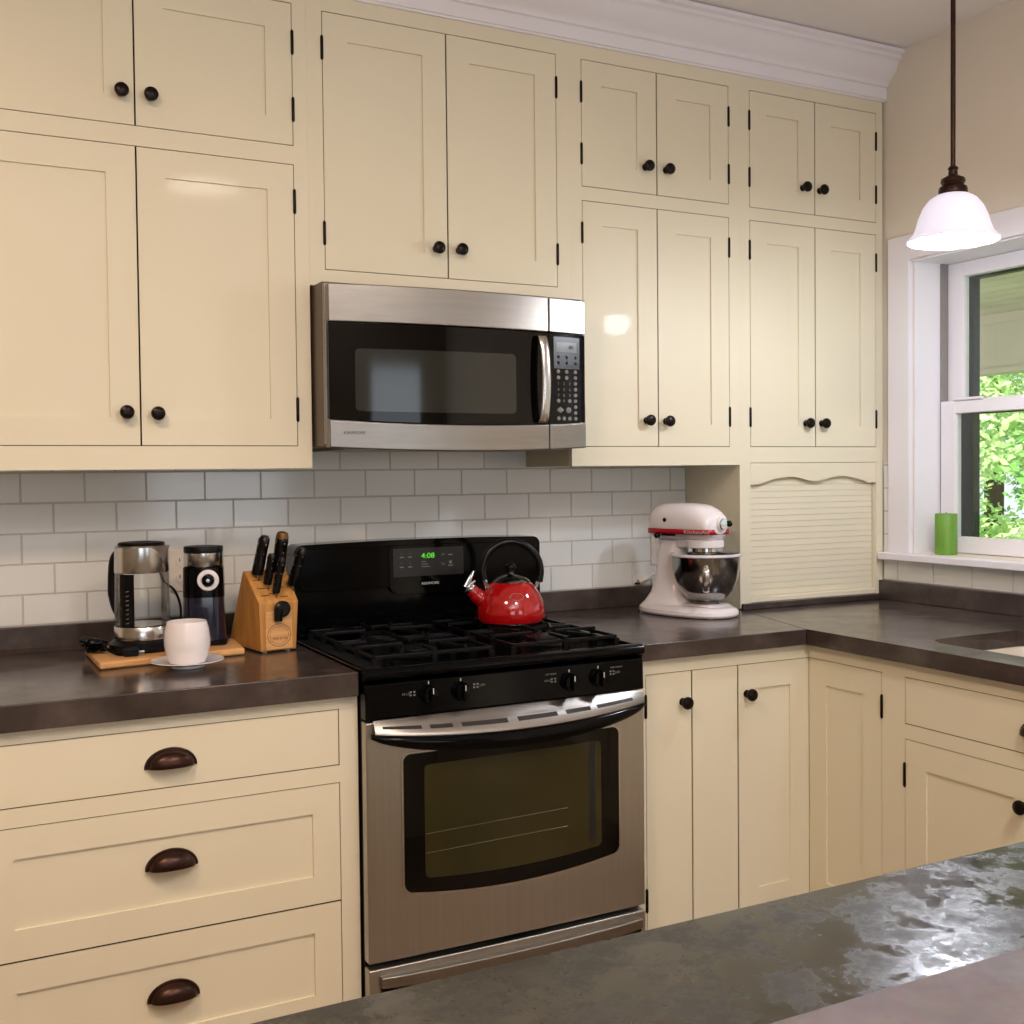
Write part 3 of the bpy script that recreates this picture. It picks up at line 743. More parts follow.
def burner_marks(x, z, front, word):
    bm = B()
    for i in range(4):
        cx, cz = x+.0045*(-1 if i % 2 == 0 else 1), z+.0035*(-1 if i < 2 else 1)
        box(bm, cx-.0022, cx+.0022, RF-.0045, RF-.002, cz-.0018, cz+.0018)
    obj('burner_diagram', bm, M['button'], cpn)
    text('lettering', word, .0075, (x+(-.016 if front else .016), RF-.0042, z), M['button'], cpn)
burner_marks(.118, .857, True, 'HI LO'); burner_marks(.278, .860, False, 'LITE')
burner_marks(.487, .853, True, 'HI LO'); burner_marks(.655, .856, False, 'LITE')
text('lettering', 'LEFT FRONT', .0055, (.480, RF-.0038, .868), M['button'], cpn)
text('lettering', 'RIGHT FRONT', .0055, (.668, RF-.0038, .869), M['button'], cpn)
# cooktop
bm = B(); lip = [(-.085, .894), (-.745, .894), (-.764, .893), (RF-.006, .897), (RF-.010, .905), (RF-.008, .914), (RF+.002, .920), (-.750, .921), (-.738, .916), (-.725, .913), (-.085, .913)]
prism(bm, lip, 'x', rx0-.003, rx1-.003); ck = obj('cooktop', bm, M['black'], rg, ang=50)
bm = B(); box(bm, rx0-.003, rx0+.012, -.745, -.16, .913, .9195); box(bm, rx1-.016, rx1-.003, -.745, -.16, .913, .9195); obj('side_lip', bm, M['black'], ck, bevel=.003)
bm = B(); box(bm, rx0+.016, rx0+.060, -.72, -.20, .9131, .9150); obj('side_trim_plate', bm, M['panelgrey'], ck, bevel=.001)
# burners + grates
for bx, by in ((.205, -.575), (.205, -.305), (.565, -.575), (.565, -.305)):
    bm = B(); lathe(bm, [(.062, .9135), (.058, .916), (.046, .918), (.044, .9255)], bx, by, 32); bn = obj('burner', bm, M['iron'], rg)
    bm = B(); lathe(bm, [(.046, .926), (.048, .928), (.047, .932), (.040, .934), (.003, .9345)], bx, by, 32); obj('burner_cap', bm, M['blackm'], bn)
    bm = B(); hw, hd = .150, .118; t = .0052; zt, zb = .944, .934
    def bar(p, q, w=.0036, z0=None, z1=None):
        p = Vector(p); q = Vector(q); d = (q-p).normalized(); nrm = Vector((-d.y, d.x))*w
        z0 = zb if z0 is None else z0; z1 = zt if z1 is None else z1
        A = [p+nrm, p-nrm, q-nrm, q+nrm]; m_ = .75
        n2 = nrm*m_
        Bq = [p+n2, p-n2, q-n2, q+n2]
        rings(bm, [[(v.x, v.y, z0) for v in A], [(v.x, v.y, z0+(z1-z0)*.7) for v in A], [(v.x, v.y, z1) for v in Bq]])
    c = [(bx-hw, by-hd), (bx+hw, by-hd), (bx+hw, by+hd), (bx-hw, by+hd)]
    for i in range(4): bar(c[i], c[(i+1) % 4], z1=.938, z0=.930)
    for px_, py_ in c: box(bm, px_-.007, px_+.007, py_-.007, py_+.007, .9135, .930)
    # four fingers rising to the middle, with raised pans
    for dx, dy in ((1, 0), (-1, 0), (0, 1), (0, -1)):
        s = (bx+dx*hw, by+dy*hd); e_ = (bx+dx*.035, by+dy*.035)
        bar(s, e_, z1=.946, z0=.938)
        box(bm, s[0]-.006, s[0]+.006, s[1]-.006, s[1]+.006, .9135, .946)
    for sx in (-1, 1):
        for sy in (-1, 1):
            s = (bx+sx*hw*.55, by+sy*hd*.995); e_ = (bx+sx*.030*1.6, by+sy*.028*1.6)
            bar(s, e_, z1=.946, z0=.939, w=.0030)
            box(bm, s[0]-.004, s[0]+.004, s[1]-.004, s[1]+.004, .928, .946)
    obj('grate', bm, M['iron'], rg, smooth=False)
# backguard
gx0, gx1 = .020, .776; gy = -.168; gt = 1.167
bm = B(); xs = rsamp(gx0, gx1, .022, 20)
cslab(bm, xs, lambda x: .917, lambda x: gt+.006*(1-((x-.398)/.378)**2)-rcorn(x, gx0, gx1, .022), lambda x: gy, lambda x: -.080)
bg = obj('backguard', bm, M['black'], rg, bevel=.006, seg=3)
bm = B(); xs = rsamp(.030, .766, .03, 20)
cslab(bm, xs, lambda x: 1.040+rcorn(x, .030, .766, .02), lambda x: gt-.012-rcorn(x, .030, .766, .02), lambda x: gy-.006-.004*(1-((x-.398)/.378)**2), lambda x: gy+.002)
bp_ = obj('upper_panel', bm, M['black'], bg, bevel=.004, seg=3)
bm = B(); cslab(bm, XS(.024, .772, 6), lambda x: .9165, lambda x: .928, lambda x: gy-.012, lambda x: gy+.002); obj('lower_ledge', bm, M['black'], bg, bevel=.004)
bm = B(); xs = rsamp(.288, .526, .03, 12)
cslab(bm, xs, lambda x: 1.018+rcorn(x, .288, .526, .03), lambda x: 1.157-rcorn(x, .288, .526, .012), lambda x: gy-.014, lambda x: gy+.001)
cc = obj('control_module', bm, M['black'], bg, bevel=.003, seg=3)
bm = B(); cslab(bm, XS(.300, .516, 2), lambda x: 1.068, lambda x: 1.148, lambda x: gy-.0148, lambda x: gy-.01); obj('control_film', bm, M['panelgrey'], cc)
yt = gy-.0149
text('clock_digits', '4:08', .021, (.405, yt, 1.125), M['led'], cc, sx=1.15)
text('lettering', 'KENMORE', .0105, (.412, gy-.0142, 1.046), M['ink'], cc, sx=1.1)
bm = B()
for kx_ in (.325, .350):
    for kz_ in (1.128, 1.100):
        box(bm, kx_-.006, kx_+.006, yt, yt+.001, kz_-.006, kz_-.003); box(bm, kx_-.001, kx_+.001, yt, yt+.001, kz_+.005, kz_+.007)
for i, w in enumerate((.014, .020, .026)): box(bm, .385, .385+w, yt, yt+.001, 1.1075-.007*i, 1.1095-.007*i)
for kz_ in (1.128, 1.097): box(bm, .468, .482, yt, yt+.001, kz_-.004, kz_-.001)
box(bm, .471, .479, yt, yt+.001, 1.100, 1.108)
for s, zz in ((1, 1.127), (-1, 1.100)):
    for q in (-1, 1):
        prism(bm, [(.452+q*.006, zz-.003*s), (.452+q*.0048, zz-.0042*s), (.452, zz+.0024*s), (.452, zz+.0044*s)], 'y', yt, yt+.001)
obj('key_legends', bm, M['button'], cc, smooth=False)

# ------------------------------------------------------------------ red whistling kettle
kx, ky, kz = .572, -.375, .9462
kt = thing('tea_kettle', 'red enamel whistling kettle with black arched handle on the rear right burner', 'kettle', (kx, ky, kz))
bm = B(); lathe(bm, [(.080, .001), (.090, .004), (.0945, .014), (.0955, .028), (.094, .042), (.088, .062), (.078, .082), (.066, .099), (.056, .109), (.050, .112), (.046, .1135)], n=56)
kb_ = obj('body', bm, M['red'], kt, world=False)
bm = B(); lathe(bm, [(.082, .0001), (.082, .001), (.0, .001)], n=40); obj('base_ring', bm, M['steel_s'], kt, world=False)
bm = B(); lathe(bm, [(.053, .110), (.0545, .1125), (.052, .1155), (.042, .123), (.024, .130), (.004, .133)], n=44); ld = obj('lid', bm, M['bowl'], kt, world=False)
bm = B(); lathe(bm, [(.012, .131), (.009, .136), (.0085, .140), (.013, .145), (.0155, .151), (.014, .158), (.008, .163), (.001, .1645)], n=24); obj('lid_knob', bm, M['knifeh'], ld, world=False)
# spout to the left of the picture
sd = Vector((-math.cos(.43), math.sin(.43)*.55, 0)).normalized(); sdv = lambda a, z: (sd.x*a, sd.y*a, z)
bm = B(); tube(bm, spline([sdv(.070, .062), sdv(.086, .068), sdv(.100, .080), sdv(.113, .094)], 6), [.024]*7+[.0215]*6+[.0185]*5+[.0165], 20); sp_ = obj('spout', bm, M['red'], kt, world=False)
bm = B(); lathe_axis(bm, [(.0175, 0), (.0185, .003), (.0175, .008), (.010, .012)], sdv(.112, .093), (sd.x*.72, sd.y*.72, .69), 20)
wv = obj('whistle_cap', bm, M['chrome'], sp_, world=False)
bm = B(); tube(bm, [sdv(.126, .100), sdv(.117, .118), sdv(.109, .135), sdv(.104, .144)], [.0085, .007, .005, .002], 8, .5); tube(bm, [sdv(.122, .102), sdv(.100, .116)], .004, 8); obj('lever', bm, M['chrome'], wv, world=False)
# handle arch in the plane of the spout
hd_ = Vector((math.cos(.43), -math.sin(.43)*.55, 0)).normalized()
hp = lambda a, z: (hd_.x*a, hd_.y*a, z)
Pn = [hp(-.076, .118), hp(-.080, .148), hp(-.066, .187), hp(-.034, .215), hp(.006, .222), hp(.046, .209), hp(.076, .178), hp(.086, .142), hp(.082, .108)]
bm = B(); tube(bm, spline(Pn, 6), .0098, 14); ha = obj('handle', bm, M['knifeh'], kt, world=False)
bm = B()
tube(bm, [hp(-.066, .098), hp(-.076, .124)], [.0075, .0065], 10); obj('handle_bracket', bm, M['chrome'], kt, world=False)
bm = B(); tube(bm, [hp(.071, .092), hp(.083, .118)], [.0080, .0065], 10); obj('handle_bracket', bm, M['chrome'], kt, world=False)
# oval emblem on front
bm = B(); t0 = math.atan2(-2.81, -1.41)+.20
for i in range(28):
    a = 2*PI*i/28; a2 = 2*PI*(i+1)/28
    def ep(a, s=1.0):
        z = .077+.0095*math.sin(a)*s; r = .0809+(.077-z)*.66+.0006; th = t0+.24*math.cos(a)*s
        return (r*math.cos(th), r*math.sin(th), z)
    rings(bm, [[ep(a), ep(a, .9)], [ep(a2), ep(a2, .9)]], closed_ring=False, cap=False)
obj('oval_emblem', bm, M['chrome'], kb_, world=False)

# ------------------------------------------------------------------ chopping board group
bd = B(); pts = [(-.513, -.418), (-.165, -.366), (-.150, -.190), (-.515, -.150)]
prism(bd, pts, 'z', .9145, .9325)
cb = thing('chopping_board', 'bamboo chopping board under the electric kettle and coffee grinder', 'chopping board', (-.34, -.28, .9145))
obj('board', bd, M['bamboo'], cb, bevel=.006, seg=3)
# electric kettle
ex, ey, ez = -.391, -.262, .9328
ek = thing('electric_kettle', 'steel and glass electric kettle with black base on the bamboo board', 'electric kettle', (ex, ey, ez))
bm = B(); lathe(bm, [(.077, 0), (.080, .004), (.080, .018), (.072, .025), (.068, .026)], n=48); obj('power_base', bm, M['blackm'], ek, world=False)
bm = B(); lathe(bm, [(.066, .0262), (.0685, .030), (.0690, .033), (.0672, .060), (.0665, .061)], n=48); obj('heater_band', bm, M['steel_s'], ek, world=False)
bm = B(); lathe(bm, [(.0665, .061), (.0655, .10), (.0645, .14), (.0635, .192)], n=48, cap=False); obj('glass_body', bm, M['kglass'], ek, world=False)
bm = B(); lathe(bm, [(.0, .0615), (.062, .062), (.062, .064), (0, .065)], n=40); obj('heating_plate', bm, M['steel_s'], ek, world=False)
bm = B(); lathe(bm, [(.0642, .192), (.0650, .194), (.0630, .254), (.059, .258), (.0, .2595)], n=48); cl = obj('collar', bm, M['steel_s'], ek, world=False)
bm = B(); lathe(bm, [(.054, .2585), (.056, .261), (.053, .2655), (.030, .2675), (.001, .268)], n=40); obj('lid', bm, M['blackm'], ek, world=False)
# spout lip toward right-front
sp = Vector((math.cos(-.85), math.sin(-.85), 0))
bm = B(); w = Vector((-sp.y, sp.x, 0))
rings(bm, [[tuple(sp*.052+w*.036+Vector((0, 0, .257))), tuple(sp*.086+Vector((0, 0, .2595))), tuple(sp*.052-w*.036+Vector((0, 0, .257)))],
           [tuple(sp*.058+w*.008+Vector((0, 0, .226))), tuple(sp*.0655+Vector((0, 0, .220))), tuple(sp*.058-w*.008+Vector((0, 0, .226)))]])
obj('spout', bm, M['steel_s'], cl, world=False)
# black handle, at left/back
hd2 = Vector((math.cos(2.20), math.sin(2.20), 0)); q = lambda a, z: (hd2.x*a, hd2.y*a, z)
bm = B(); tube(bm, spline([q(.052, .238), q(.074, .236), q(.092, .215), q(.098, .16), (hd2.x*.097, hd2.y*.097, .125), q(.086, .095), q(.066, .072)], 6), [.010]*6+[.013]*18+[.012]*12+[.010], 12, 1.0); obj('handle', bm, M['blackm'], ek, world=False)
bm = B(); A0 = math.atan2(-2.92, -.457)
R = []
for i in range(9):
    a = A0-.92+.62*i/8
    R.append([(.0655*math.cos(a), .0655*math.sin(a), .058), (.0646*math.cos(a), .0646*math.sin(a), .190), (.0620*math.cos(a), .0620*math.sin(a), .190), (.0625*math.cos(a), .0625*math.sin(a), .058)])
rings(bm, R); sg = obj('water_gauge', bm, M['blackm'], ek, world=False)
bm = B()
for i in range(8):
    z = .070+.011*i; a = A0-.62; r = .0668-.018*(z-.058)
    a2 = a+.12
    rings(bm, [[(r*math.cos(a), r*math.sin(a), z), (r*math.cos(a), r*math.sin(a), z+.0022)], [(r*math.cos(a2), r*math.sin(a2), z+.002), (r*math.cos(a2), r*math.sin(a2), z+.0042)]], closed_ring=False, cap=False)
obj('gauge_marks', bm, M['button'], sg, world=False, solid=.0006)
# cord bundle beside kettle
pts = []
for i in range(90):
    a = i*.55; r = .020+.007*math.sin(i*1.3)
    pts.append((-.508+.0001*i+.95*r*math.cos(a), -.225-.0006*i+r*math.sin(a), .9395+.012*(1+math.sin(i*.37))))
bm = B(); tube(bm, pts, .0036, 8)
tube(bm, spline([pts[-1], (-.480, -.330, .946), (-.462, -.345, .9375), (-.45, -.352, .9370)], 8), .0036, 8)
cd = thing('power_cord', 'black coiled power cord lying at the left end of the bamboo board', 'cord', (-.48, -.25, .933))
obj('cable', bm, M['black'], cd)
bm = B(); box(bm, -.452, -.418, -.372, -.350, .9331, .953); pg = obj('plug', bm, M['blackm'], cd, bevel=.004)
bm = B(); box(bm, -.4185, -.405, -.366, -.364, .938, .945); obj('prong', bm, M['chrome'], pg)
# coffee grinder
gx_, gy_ = -.236, -.238
gr = thing('coffee_grinder', 'tall black and steel coffee grinder with round dial behind the white mug', 'coffee grinder', (gx_, gy_, .9328))
def sq(w, z, r=.02, d=None):
    d = d or w; return rrect(-w, w, -d, d, r, z, 5)
bm = B(); rings(bm, [sq(.055, 0), sq(.057, .004, .03), sq(.057, .012, .03), sq(.0545, .013, .028)]); obj('base', bm, M['blackm'], gr, world=False)
bm = B(); rings(bm, [sq(.0535, .0135, .03), sq(.0520, .060, .03), sq(.0500, .121, .028)]); obj('grounds_bin', bm, M['hopper'], gr, world=False)
bm = B(); rings(bm, [sq(.0510, .1215, .03), sq(.0495, .195, .028), sq(.048, .197, .028)]); hb = obj('housing', bm, M['black'], gr, world=False)
bm = B(); lathe(bm, [(.0482, .1975), (.0492, .199), (.0485, .232), (.047, .233)], n=40); obj('steel_collar', bm, M['steel_s'], gr, world=False)
bm = B(); lathe(bm, [(.047, .2332), (.0488, .2345), (.0486, .246), (.047, .2485), (.0, .249)], n=40); obj('lid', bm, M['blackm'], gr, world=False)
gr.rotation_euler = (0, 0, -.26)
dm = lambda rs, y0: [(r, d) for r, d in rs]
bm = B(); lathe_axis(bm, [(.0265, 0), (.0265, .003), (.025, .0045), (.0165, .0046), (.0160, .003)], (.013, -.0503, .165), (0, -1, 0), 36); dl = obj('dial_ring', bm, M['white'], hb, world=False)
bm = B(); lathe_axis(bm, [(.0155, .003), (.0150, .010), (.012, .012), (.001, .0125)], (.013, -.0503, .165), (0, -1, 0), 30); db_ = obj('dial_knob', bm, M['black'], dl, world=False)
bm = B(); lathe_axis(bm, [(.0045, .0124), (.0045, .0135), (.001, .0136)], (.013, -.0503, .165), (0, -1, 0), 20); obj('dial_centre', bm, M['steel_s'], db_, world=False)
ol = thing('wall_outlet', 'grey-white wall outlet between the electric kettle and the coffee grinder', 'outlet', (-.246, -.008, 1.10))
boxobj('cover_plate', M['plastic'], ol, (-.281, -.211, -.0125, -.0082, 1.045, 1.160), .002)
for z in (1.127, 1.082):
    bm = B(); lathe_axis(bm, [(.017, 0), (.0165, .0015), (.001, .0016)], (-.246, -.0125, z), (0, -1, 0), 24); rc = obj('receptacle', bm, M['plastic'], ol)
    for dx in (-.0075, .0075):
        bm = B(); box(bm, -.246+dx-.0012, -.246+dx+.0012, -.0148, -.0140, z, z+.009); obj('slot', bm, M['slot'], rc)
pc = thing('power_cord', 'thin black cord hanging down the tiles behind the electric kettle', 'cord', (-.29, -.05, .93))
bm = B(); tube(bm, spline([(-.312, -.022, 1.125), (-.300, -.028, 1.080), (-.272, -.032, 1.052), (-.258, -.036, 1.010), (-.262, -.045, .965), (-.285, -.050, .945), (-.300, -.060, .922), (-.27, -.085, .919)], 8), .0032, 8); obj('cable', bm, M['blackm'], pc)
bm = B(); box(bm, -.322, -.302, -.030, -.0085, 1.120, 1.142); obj('plug', bm, M['blackm'], pc, bevel=.003)
# saucer + mug
mxx, myy = -.326, -.476
sc = thing('saucer', 'pale grey porcelain saucer under the white mug', 'saucer', (mxx, myy, .9145))
bm = B(); lathe(bm, [(.036, 0), (.038, .0005), (.037, .006), (.052, .0085), (.072, .0125), (.081, .0155), (.0832, .0170), (.0822, .0182), (.072, .0150), (.050, .0110), (.036, .0096), (.0, .0094)], n=60); obj('dish', bm, M['saucer'], sc, world=False)
mg = thing('mug', 'white rounded ceramic mug standing on the saucer', 'mug', (mxx, myy, .9240+.0002))
bm = B(); lathe(bm, [(.034, 0), (.040, .002), (.0475, .018), (.0520, .042), (.0525, .056), (.0495, .080), (.0455, .095), (.0445, .098), (.0430, .0972), (.0440, .090), (.0495, .056), (.0485, .040), (.044, .018), (.030, .006), (0, .005)], n=60); obj('cup', bm, M['ceramic'], mg, world=False)
bm = B(); hp2 = lambda a, z: (a*math.cos(1.0), a*math.sin(1.0), z)
tube(bm, spline([hp2(.049, .078), hp2(.068, .078), hp2(.076, .058), hp2(.066, .036), hp2(.050, .030)], 6), .005, 10); obj('handle', bm, M['ceramic'], mg, world=False)

# ------------------------------------------------------------------ knife block
KR = .16; KO = Vector((-.127, -.372, .9175))
kbk = thing('knife_block', 'beech knife block with black-handled knives beside the range', 'knife block', tuple(KO), KR)
# profile in (y into the wall, z): front bottom .. back
prof = [(0, 0), (.0, .118), (.078, .192), (.092, .196), (.155, .02), (.150, 0)]
prof = [(0, 0), (.002, .122), (.085, .197), (.100, .197), (.205, .004), (.200, 0)]
bm = B(); prism(bm, prof, 'x', 0, .096)
for v in bm.verts: v.co.x += (v.co.x-.02)*v.co.z*.9
obj('block', bm, M['beech'], kbk, world=False, bevel=.003)
bm = B(); box(bm, .012, .084, -.004, -.0003, .004, .100); pl = obj('front_plate', bm, M['bamboo'], kbk, world=False, bevel=.0015)
bm = B()
for i in range(32):
    a = 2*PI*i/32; a2 = 2*PI*(i+1)/32
    for s0, s1 in ((1, .95), (.80, .77)):
        f = lambda t, s: (.048+.032*math.cos(t)*s, -.0044, .040+.029*math.sin(t)*s)
        rings(bm, [[f(a, s0), f(a, s1)], [f(a2, s0), f(a2, s1)]], closed_ring=False, cap=False)
sp2 = obj('stamp_ring', bm, M['beechdark'], pl, world=False)
text('stamp_lettering', 'FINE EDGE', .0085, (.050, -.0043, .031), M['beechdark'], sp2, world=False)
for fx in (.015, .077):
    for fy in (.012, .185):
        bm = B(); lathe(bm, [(.006, -.003), (.006, .0)], fx, fy, 12); obj('foot', bm, M['ink'], kbk, world=False)
# slots on sloped face
bm = B(); s = Vector((0, .083, .075)).normalized(); nn = Vector((0, -.075, .083)).normalized()
def sl(x, t): return Vector((x, .002, .122))+s*t
for x, t, w in ((.020, .080, .012), (.046, .030, .013), (.072, .050, .010), (.072, .085, .012), (.072, .018, .010), (.022, .05, .012), (.022, .025, .012)):
    c_ = sl(x, t); 
    A = [c_+Vector((-w, 0, 0))-s*.0012, c_+Vector((w, 0, 0))-s*.0012, c_+Vector((w, 0, 0))+s*.0012, c_+Vector((-w, 0, 0))+s*.0012]
    bm = B(); rings(bm, [[tuple(v-nn*.001) for v in A], [tuple(v+nn*.0003) for v in A]]); obj('slot', bm, M['slot'], kbk, world=False)
hdir = Vector((0.02, -.30, 1)).normalized()
def knife(x, t, ln, w, th, tip='flat', lean=(0, 0, 0), label=''):
    d = (hdir+Vector(lean)).normalized(); b0 = sl(x, t)+nn*.001
    k_ = thing('kitchen_knife', label, 'knife', tuple(Matrix.Rotation(KR, 3, 'Z') @ b0+KO), KR, 'knives in the beech block')
    side = Vector((1, 0, 0)); fw = d.cross(side).normalized()
    bm = B(); R = []
    for i in range(13):
        u = i/12; ww = w*(1+.12*math.sin(u*PI*2.2+.4)) * (.55 if i == 12 else .85 if i == 11 else 1.0); tt = th*(.6 if i == 12 else 1)
        c_ = d*(.010+ln*u)
        R.append([tuple(c_+side*tt*math.cos(2*PI*k/14)+fw*ww*math.sin(2*PI*k/14)) for k in range(14)])
    rings(bm, R); h_ = obj('handle', bm, M['knifeh'], k_, world=False)
    bm = B(); c0 = d*(-.004); c1 = d*.011
    rings(bm, [[tuple(c+side*.0012*a+fw*w*.8*b) for a, b in ((-1, -1), (1, -1), (1, 1), (-1, 1))] for c in (c0, c1)]); obj('blade', bm, M['steel_s'], k_, world=False)
    bm = B()
    for u in (.3, .55, .8):
        c_ = d*(.010+ln*u); lathe_axis(bm, [(.0022, 0), (.0018, .0006)], tuple(c_-fw*w*1.0*0+side*(-th)), (-1, 0, 0), 10)
        lathe_axis(bm, [(.0022, 0), (.0018, .0006)], tuple(c_-fw*(w*.98)), tuple(-fw), 10)
    obj('rivets', bm, M['steel_s'], h_, world=False)
    return k_
knife(.020, .088, .100, .0180, .0140, label='tall black-handled knife at the back left of the block', lean=(.12, .10, 0))
knife(.036, .052, .078, .0135, .0100, label='short black-handled knife in the middle of the block', lean=(.06, .08, 0))
knife(.048, .020, .092, .0115, .0095, label='slim riveted black steak knife nearest the front of the block', lean=(.09, .10, 0))
kk = knife(.078, .092, .096, .0190, .0165, label='thick handle with a bronze-coloured butt at the back right of the block', lean=(.05, .10, 0))
bm = B(); dd = (hdir+Vector((.05, .10, 0))).normalized(); lathe_axis(bm, [(.0155, .080), (.0165, .090), (.0160, .104), (.0125, .113), (.001, .117)], (0, 0, 0), tuple(dd), 20)
obj('butt_cap', bm, mat('bronze_butt', srgb(120, 88, 52), .35, metal=.6, var=.2, vscale=20), kk, world=False, label='bronze-coloured butt')
knife(.100, .044, .098, .0170, .0120, label='broad black-handled knife at the right edge of the block', lean=(.17, .04, 0))
# scissors-like handle low on the front
ks = thing('kitchen_shears', 'black-handled shears stored in the front slot of the knife block', 'shears', tuple(Matrix.Rotation(KR, 3, 'Z') @ Vector((.052, -.003, .098))+KO), KR)
bm = B(); lathe_axis(bm, [(.017, 0), (.0205, .003), (.0205, .012), (.015, .016)], (.002, -.001, .008), (0, -1, 0), 28); tube(bm, [(-.008, -.009, .008), (-.010, -.009, -.022)], [.012, .0105], 12); obj('handle', bm, M['knifeh'], ks, world=False)

# ------------------------------------------------------------------ stand mixer
mt = thing('stand_mixer', 'white tilt-head stand mixer with steel bowl on the worktop beside the corner cabinet', 'stand mixer', (1.192, -.130, CT+.0025), math.atan2(-.964, .264))
def oval(cx, a, b, z, n=40, e=2.4, cy=0):
    P = []
    for i in range(n):
        t = 2*PI*i/n; c_, s_ = math.cos(t), math.sin(t)
        P.append((cx+a*abs(c_)**(2/e)*(1 if c_ >= 0 else -1), cy+b*abs(s_)**(2/e)*(1 if s_ >= 0 else -1), z))
    return P
bm = B(); rings(bm, [oval(.163, .168, .098, .000), oval(.163, .172, .103, .006), oval(.163, .170, .102, .016), oval(.165, .160, .092, .024), oval(.168, .145, .080, .029)]); obj('foot_plate', bm, M['white'], mt, world=False)
bm = B(); rings(bm, [oval(.105, .110, .088, .018), oval(.100, .090, .070, .034), oval(.098, .068, .052, .062), oval(.098, .054, .043, .110), oval(.100, .048, .040, .165), oval(.104, .050, .038, .205), oval(.108, .054, .038, .228)]); obj('pedestal', bm, M['white'], mt, world=False)
bm = B(); box(bm, .09, .185, -.030, .030, .204, .232); obj('head_bracket', bm, M['white'], mt, world=False, bevel=.008, seg=3)
# head along x
def sec(x, w, zl, zh, e=2.3, n=36):
    zc = (zl+zh)/2; h = (zh-zl)/2; P = []
    for i in range(n):
        t = 2*PI*i/n; c_, s_ = math.cos(t), math.sin(t)
        P.append((x, w*abs(c_)**(2/e)*(1 if c_ >= 0 else -1), zc+h*abs(s_)**(2/e)*(1 if s_ >= 0 else -1)))
    return P
bm = B(); rings(bm, [sec(.036, .022, .258, .300), sec(.040, .040, .243, .318), sec(.050, .054, .232, .331), sec(.070, .061, .226, .339), sec(.100, .064, .224, .343), sec(.15, .065, .224, .344), sec(.20, .065, .224, .343), sec(.240, .064, .225, .338), sec(.265, .061, .228, .326), sec(.280, .054, .233, .312), sec(.288, .042, .240, .300), sec(.291, .028, .252, .290)])
hdm = obj('motor_head', bm, M['white'], mt, world=False)
bm = B(); xs_ = [(.040, .038), (.050, .0545), (.07, .0613), (.10, .0640), (.15, .0650), (.20, .0650), (.240, .0640), (.265, .0610), (.281, .0530), (.290, .040)]
ring1 = [(x, -w-.0010) for x, w in xs_]+[(x, w+.0010) for x, w in reversed(xs_)]
V1 = [(x, y, .249) for x, y in ring1]; V2 = [(x, y, .265) for x, y in ring1]
rings(bm, [V1, V2], cap=False); obj('red_band', bm, M['redtape'], hdm, world=False, solid=.0012)
text('lettering', 'KitchenAid', .0165, (.251, -.0668, .2572), M['ink'], hdm, world=False, sx=1.25, rot=(PI/2, 0, .08))
bm = B(); lathe_axis(bm, [(.0205, -.02), (.0205, .008), (.019, .010)], (.288, 0, .281), (1, 0, 0), 30); hs_ = obj('hub', bm, M['white'], hdm, world=False)
bm = B(); lathe_axis(bm, [(.0165, .0102), (.0170, .013), (.015, .016), (.002, .0165)], (.288, 0, .281), (1, 0, 0), 30); obj('hub_cap', bm, M['chrome'], hs_, world=False)
bm = B(); lathe_axis(bm, [(.004, .018), (.004, .028), (.0095, .032), (.0095, .042), (.006, .046)], (.284, 0.0, .281), (.35, .93, 0), 20); obj('hub_knob', bm, M['knifeh'], hs_, world=False)
bm = B(); lathe_axis(bm, [(.0065, 0), (.0065, .002), (.001, .0022)], (.125, -.0640, .292), (0, -1, 0), 20); obj('lock_pin', bm, M['knifeh'], hdm, world=False)
bm = B(); lathe_axis(bm, [(.0085, 0), (.0085, .012), (.006, .014)], (.098, -.0625, .243), (0, -1, 0), 20); box(bm, .115, .165, -.0680, -.060, .2435, .249); obj('speed_lever', bm, M['knifeh'], hdm, world=False)
bm = B(); lathe(bm, [(.056, .208), (.058, .210), (.058, .230), (.05, .232)], .232, 0, 40); obj('planetary_housing', bm, M['white'], hdm, world=False)
bm = B(); lathe(bm, [(.050, .194), (.054, .196), (.054, .2075), (.05, .208)], .232, 0, 40); pz = obj('drip_ring', bm, M['chrome'], hdm, world=False)
bm = B(); lathe(bm, [(.009, .150), (.011, .1525), (.012, .186), (.036, .1865), (.040, .188), (.040, .1935)], .232, 0, 32); obj('beater_shaft', bm, M['steel_s'], pz, world=False)
# bowl
bcx = .234
bm = B(); lathe(bm, [(.040, .044), (.062, .054), (.083, .078), (.096, .110), (.1030, .146), (.1045, .181), (.1070, .1825), (.1070, .1845), (.1030, .1845), (.1015, .146), (.094, .110), (.081, .080), (.060, .057), (.0, .048)], bcx, 0, 60); bwl = obj('bowl', bm, M['bowl'], mt, world=False)
bm = B(); lathe(bm, [(.052, .030), (.052, .033), (.046, .037), (.040, .044)], bcx, 0, 40); obj('bowl_foot', bm, M['steel_s'], bwl, world=False)
bm = B(); lathe(bm, [(.1062, .1815), (.1085, .1835), (.1085, .1895), (.1045, .1905), (.1040, .1845)], bcx, 0, 60, cap=False); obj('bowl_rim', bm, M['saucer'], bwl, world=False, solid=.001)
hdv = Vector((-.12, -1, 0)).normalized() if False else Vector((.62, -.78, 0)).normalized()
hq = lambda a, z: (bcx+hdv.x*a, hdv.y*a, z)
bm = B(); tube(bm, spline([hq(.104, .150), hq(.128, .150), hq(.134, .132), hq(.128, .100), hq(.112, .084), hq(.090, .086)], 6), .0048, 12, 2.1); obj('bowl_handle', bm, M['steel_s'], bwl, world=False)
bm = B(); rings(bm, [oval(bcx, .085, .060, .030), oval(bcx, .070, .066, .034), oval(bcx, .060, .058, .037)]); obj('bowl_clamp', bm, M['white'], mt, world=False)
